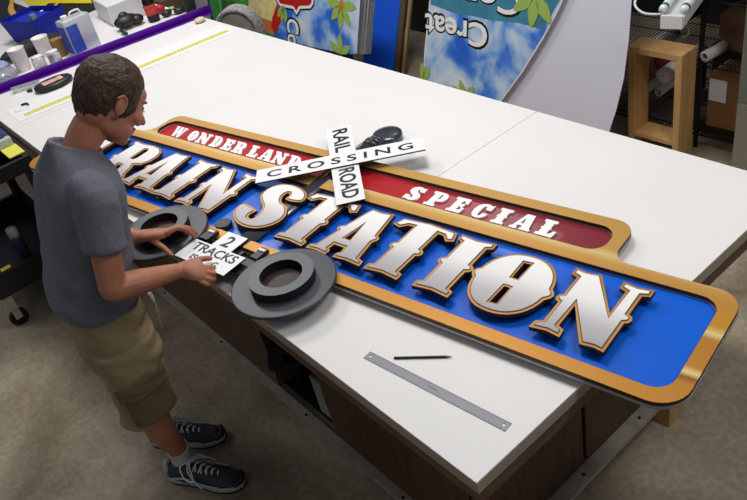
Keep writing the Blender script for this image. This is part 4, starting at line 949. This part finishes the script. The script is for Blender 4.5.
infill(-1.13, .535, .52, .26, 'added black tote on the middle shelf behind the pine frame')
infill(-1.72, .895, .50, .42, 'added black tote on the upper shelf by the white sheet')
infill(-1.70, .535, .50, .26, 'added black tote on the middle shelf by the white sheet')
infill(-1.05, .115, .50, .30, 'added black tote on the bottom shelf behind the brown carton')
def roll(x, y, z, r, L_, lab, ang=0, m=None, ri=.8):
    b_ = bmesh.new(); M_ = Matrix.Rotation(math.radians(ang), 4, 'Z') @ Matrix.Rotation(PI / 2, 4, 'X')
    lathe(b_, [(r * ri, 0), (r, 0), (r, -L_), (r * ri, -L_), (r * ri, 0)], (0, 0, 0), 28, M_)
    o = obj('paper_tube', b_, m or M_card, None, True); o.location = (x, y, z); tag(o, lab, 'tube', 'cardboard tubes stacked in the rack')
    return o
roll(-1.475, 2.95, .27, .026, .4, 'smaller left cardboard tube end seen through the pine frame', m=M_paper)
roll(-1.395, 2.95, .268, .026, .4, 'smaller right cardboard tube end seen through the pine frame', m=M_paper)
roll(-1.37, 2.95, .375, .045, .4, 'large white roll end above the two small tubes', m=M_paper, ri=.15)
roll(-1.55, 2.95, .455, .040, .4, 'white roll end under the top board of the pine frame', m=M_paper, ri=.15)
roll(-1.10, 2.90, .565, .030, .16, 'white tube lying on the middle shelf right of the pine frame', -8, M_sock, .6)
bm = bmesh.new(); ell(bm, (-1.47, 3.12, .38), (.06, .06, .05)); tag(obj('red_cloth', bm, mat('cloth_red', hexc(130, 24, 24), .8), None, True), 'dark red bundle between the rolls inside the rack', 'bundle')
# fluorescent fixture resting on the rack
fx = empty('fluorescent_fixture', (-1.035, 2.47, .905), 0, 'white two tube fluorescent light fixture resting on the rack above the pine frame', 'light fixture')
MF = Matrix.Rotation(math.radians(16), 4, 'Z') @ Matrix.Scale(1.0, 4)
obj('housing', bbox(-.055, .055, 0, .9, 0, .055, .004, MF), M_paper, fx)
bm = bmesh.new(); box(bm, -.050, .050, -.012, -.0005, -.002, .060); bm.transform(MF); obj('end_plate', bm, M_paper, fx)
for s in (-1, 1):
    bm = bmesh.new(); lathe_solid(bm, [(.019, .012), (.019, .87)], (0, 0, 0), 20, Matrix.Translation((s * .048, 0, .082)) @ Matrix.Rotation(-PI / 2, 4, 'X')); bm.transform(MF)
    t_ = obj('tube', bm, mat('tube_glass', hexc(236, 238, 240), .2, coat=.3), fx, True)
    bm = bmesh.new(); lathe(bm, [(.0195, .03), (.021, .03), (.021, .05), (.0195, .05)], (0, 0, 0), 20, Matrix.Translation((s * .048, 0, .082)) @ Matrix.Rotation(-PI / 2, 4, 'X')); bm.transform(MF); obj('green_ring', bm, mat('ring_green', hexc(40, 130, 100), .4), t_)
bm = bmesh.new(); tube(bm, [(-.06, .02, .05), (-.14, -.02, .06), (-.20, .0, .10), (-.18, .10, .16), (-.05, .28, .24)], .006, 8, 6); obj('cable', bm, M_paper, fx, True)
bm = bmesh.new(); tube(bm, [(.045, .06, -.01), (.06, .05, -.04), (.05, .02, -.05)], .004, 8, 5); obj('cable', bm, mat('cable_tan', hexc(120, 104, 80), .6), fx, True)
# grey cabinet at the right
gc = empty('grey_cabinet', (-.50, 3.0, 0), 0, 'grey metal cabinet at the right edge behind the table', 'cabinet')
M_cabg = mat('cabinet_grey', hexc(140, 134, 120), .5)
obj('lower_door', bbox(-.35, .5, -.2, .25, 0, .40, .003), M_cabg, gc); obj('upper_door', bbox(-.35, .5, -.2, .25, .402, 1.25, .003), mat('cabinet_greygreen', hexc(116, 118, 108), .5), gc)
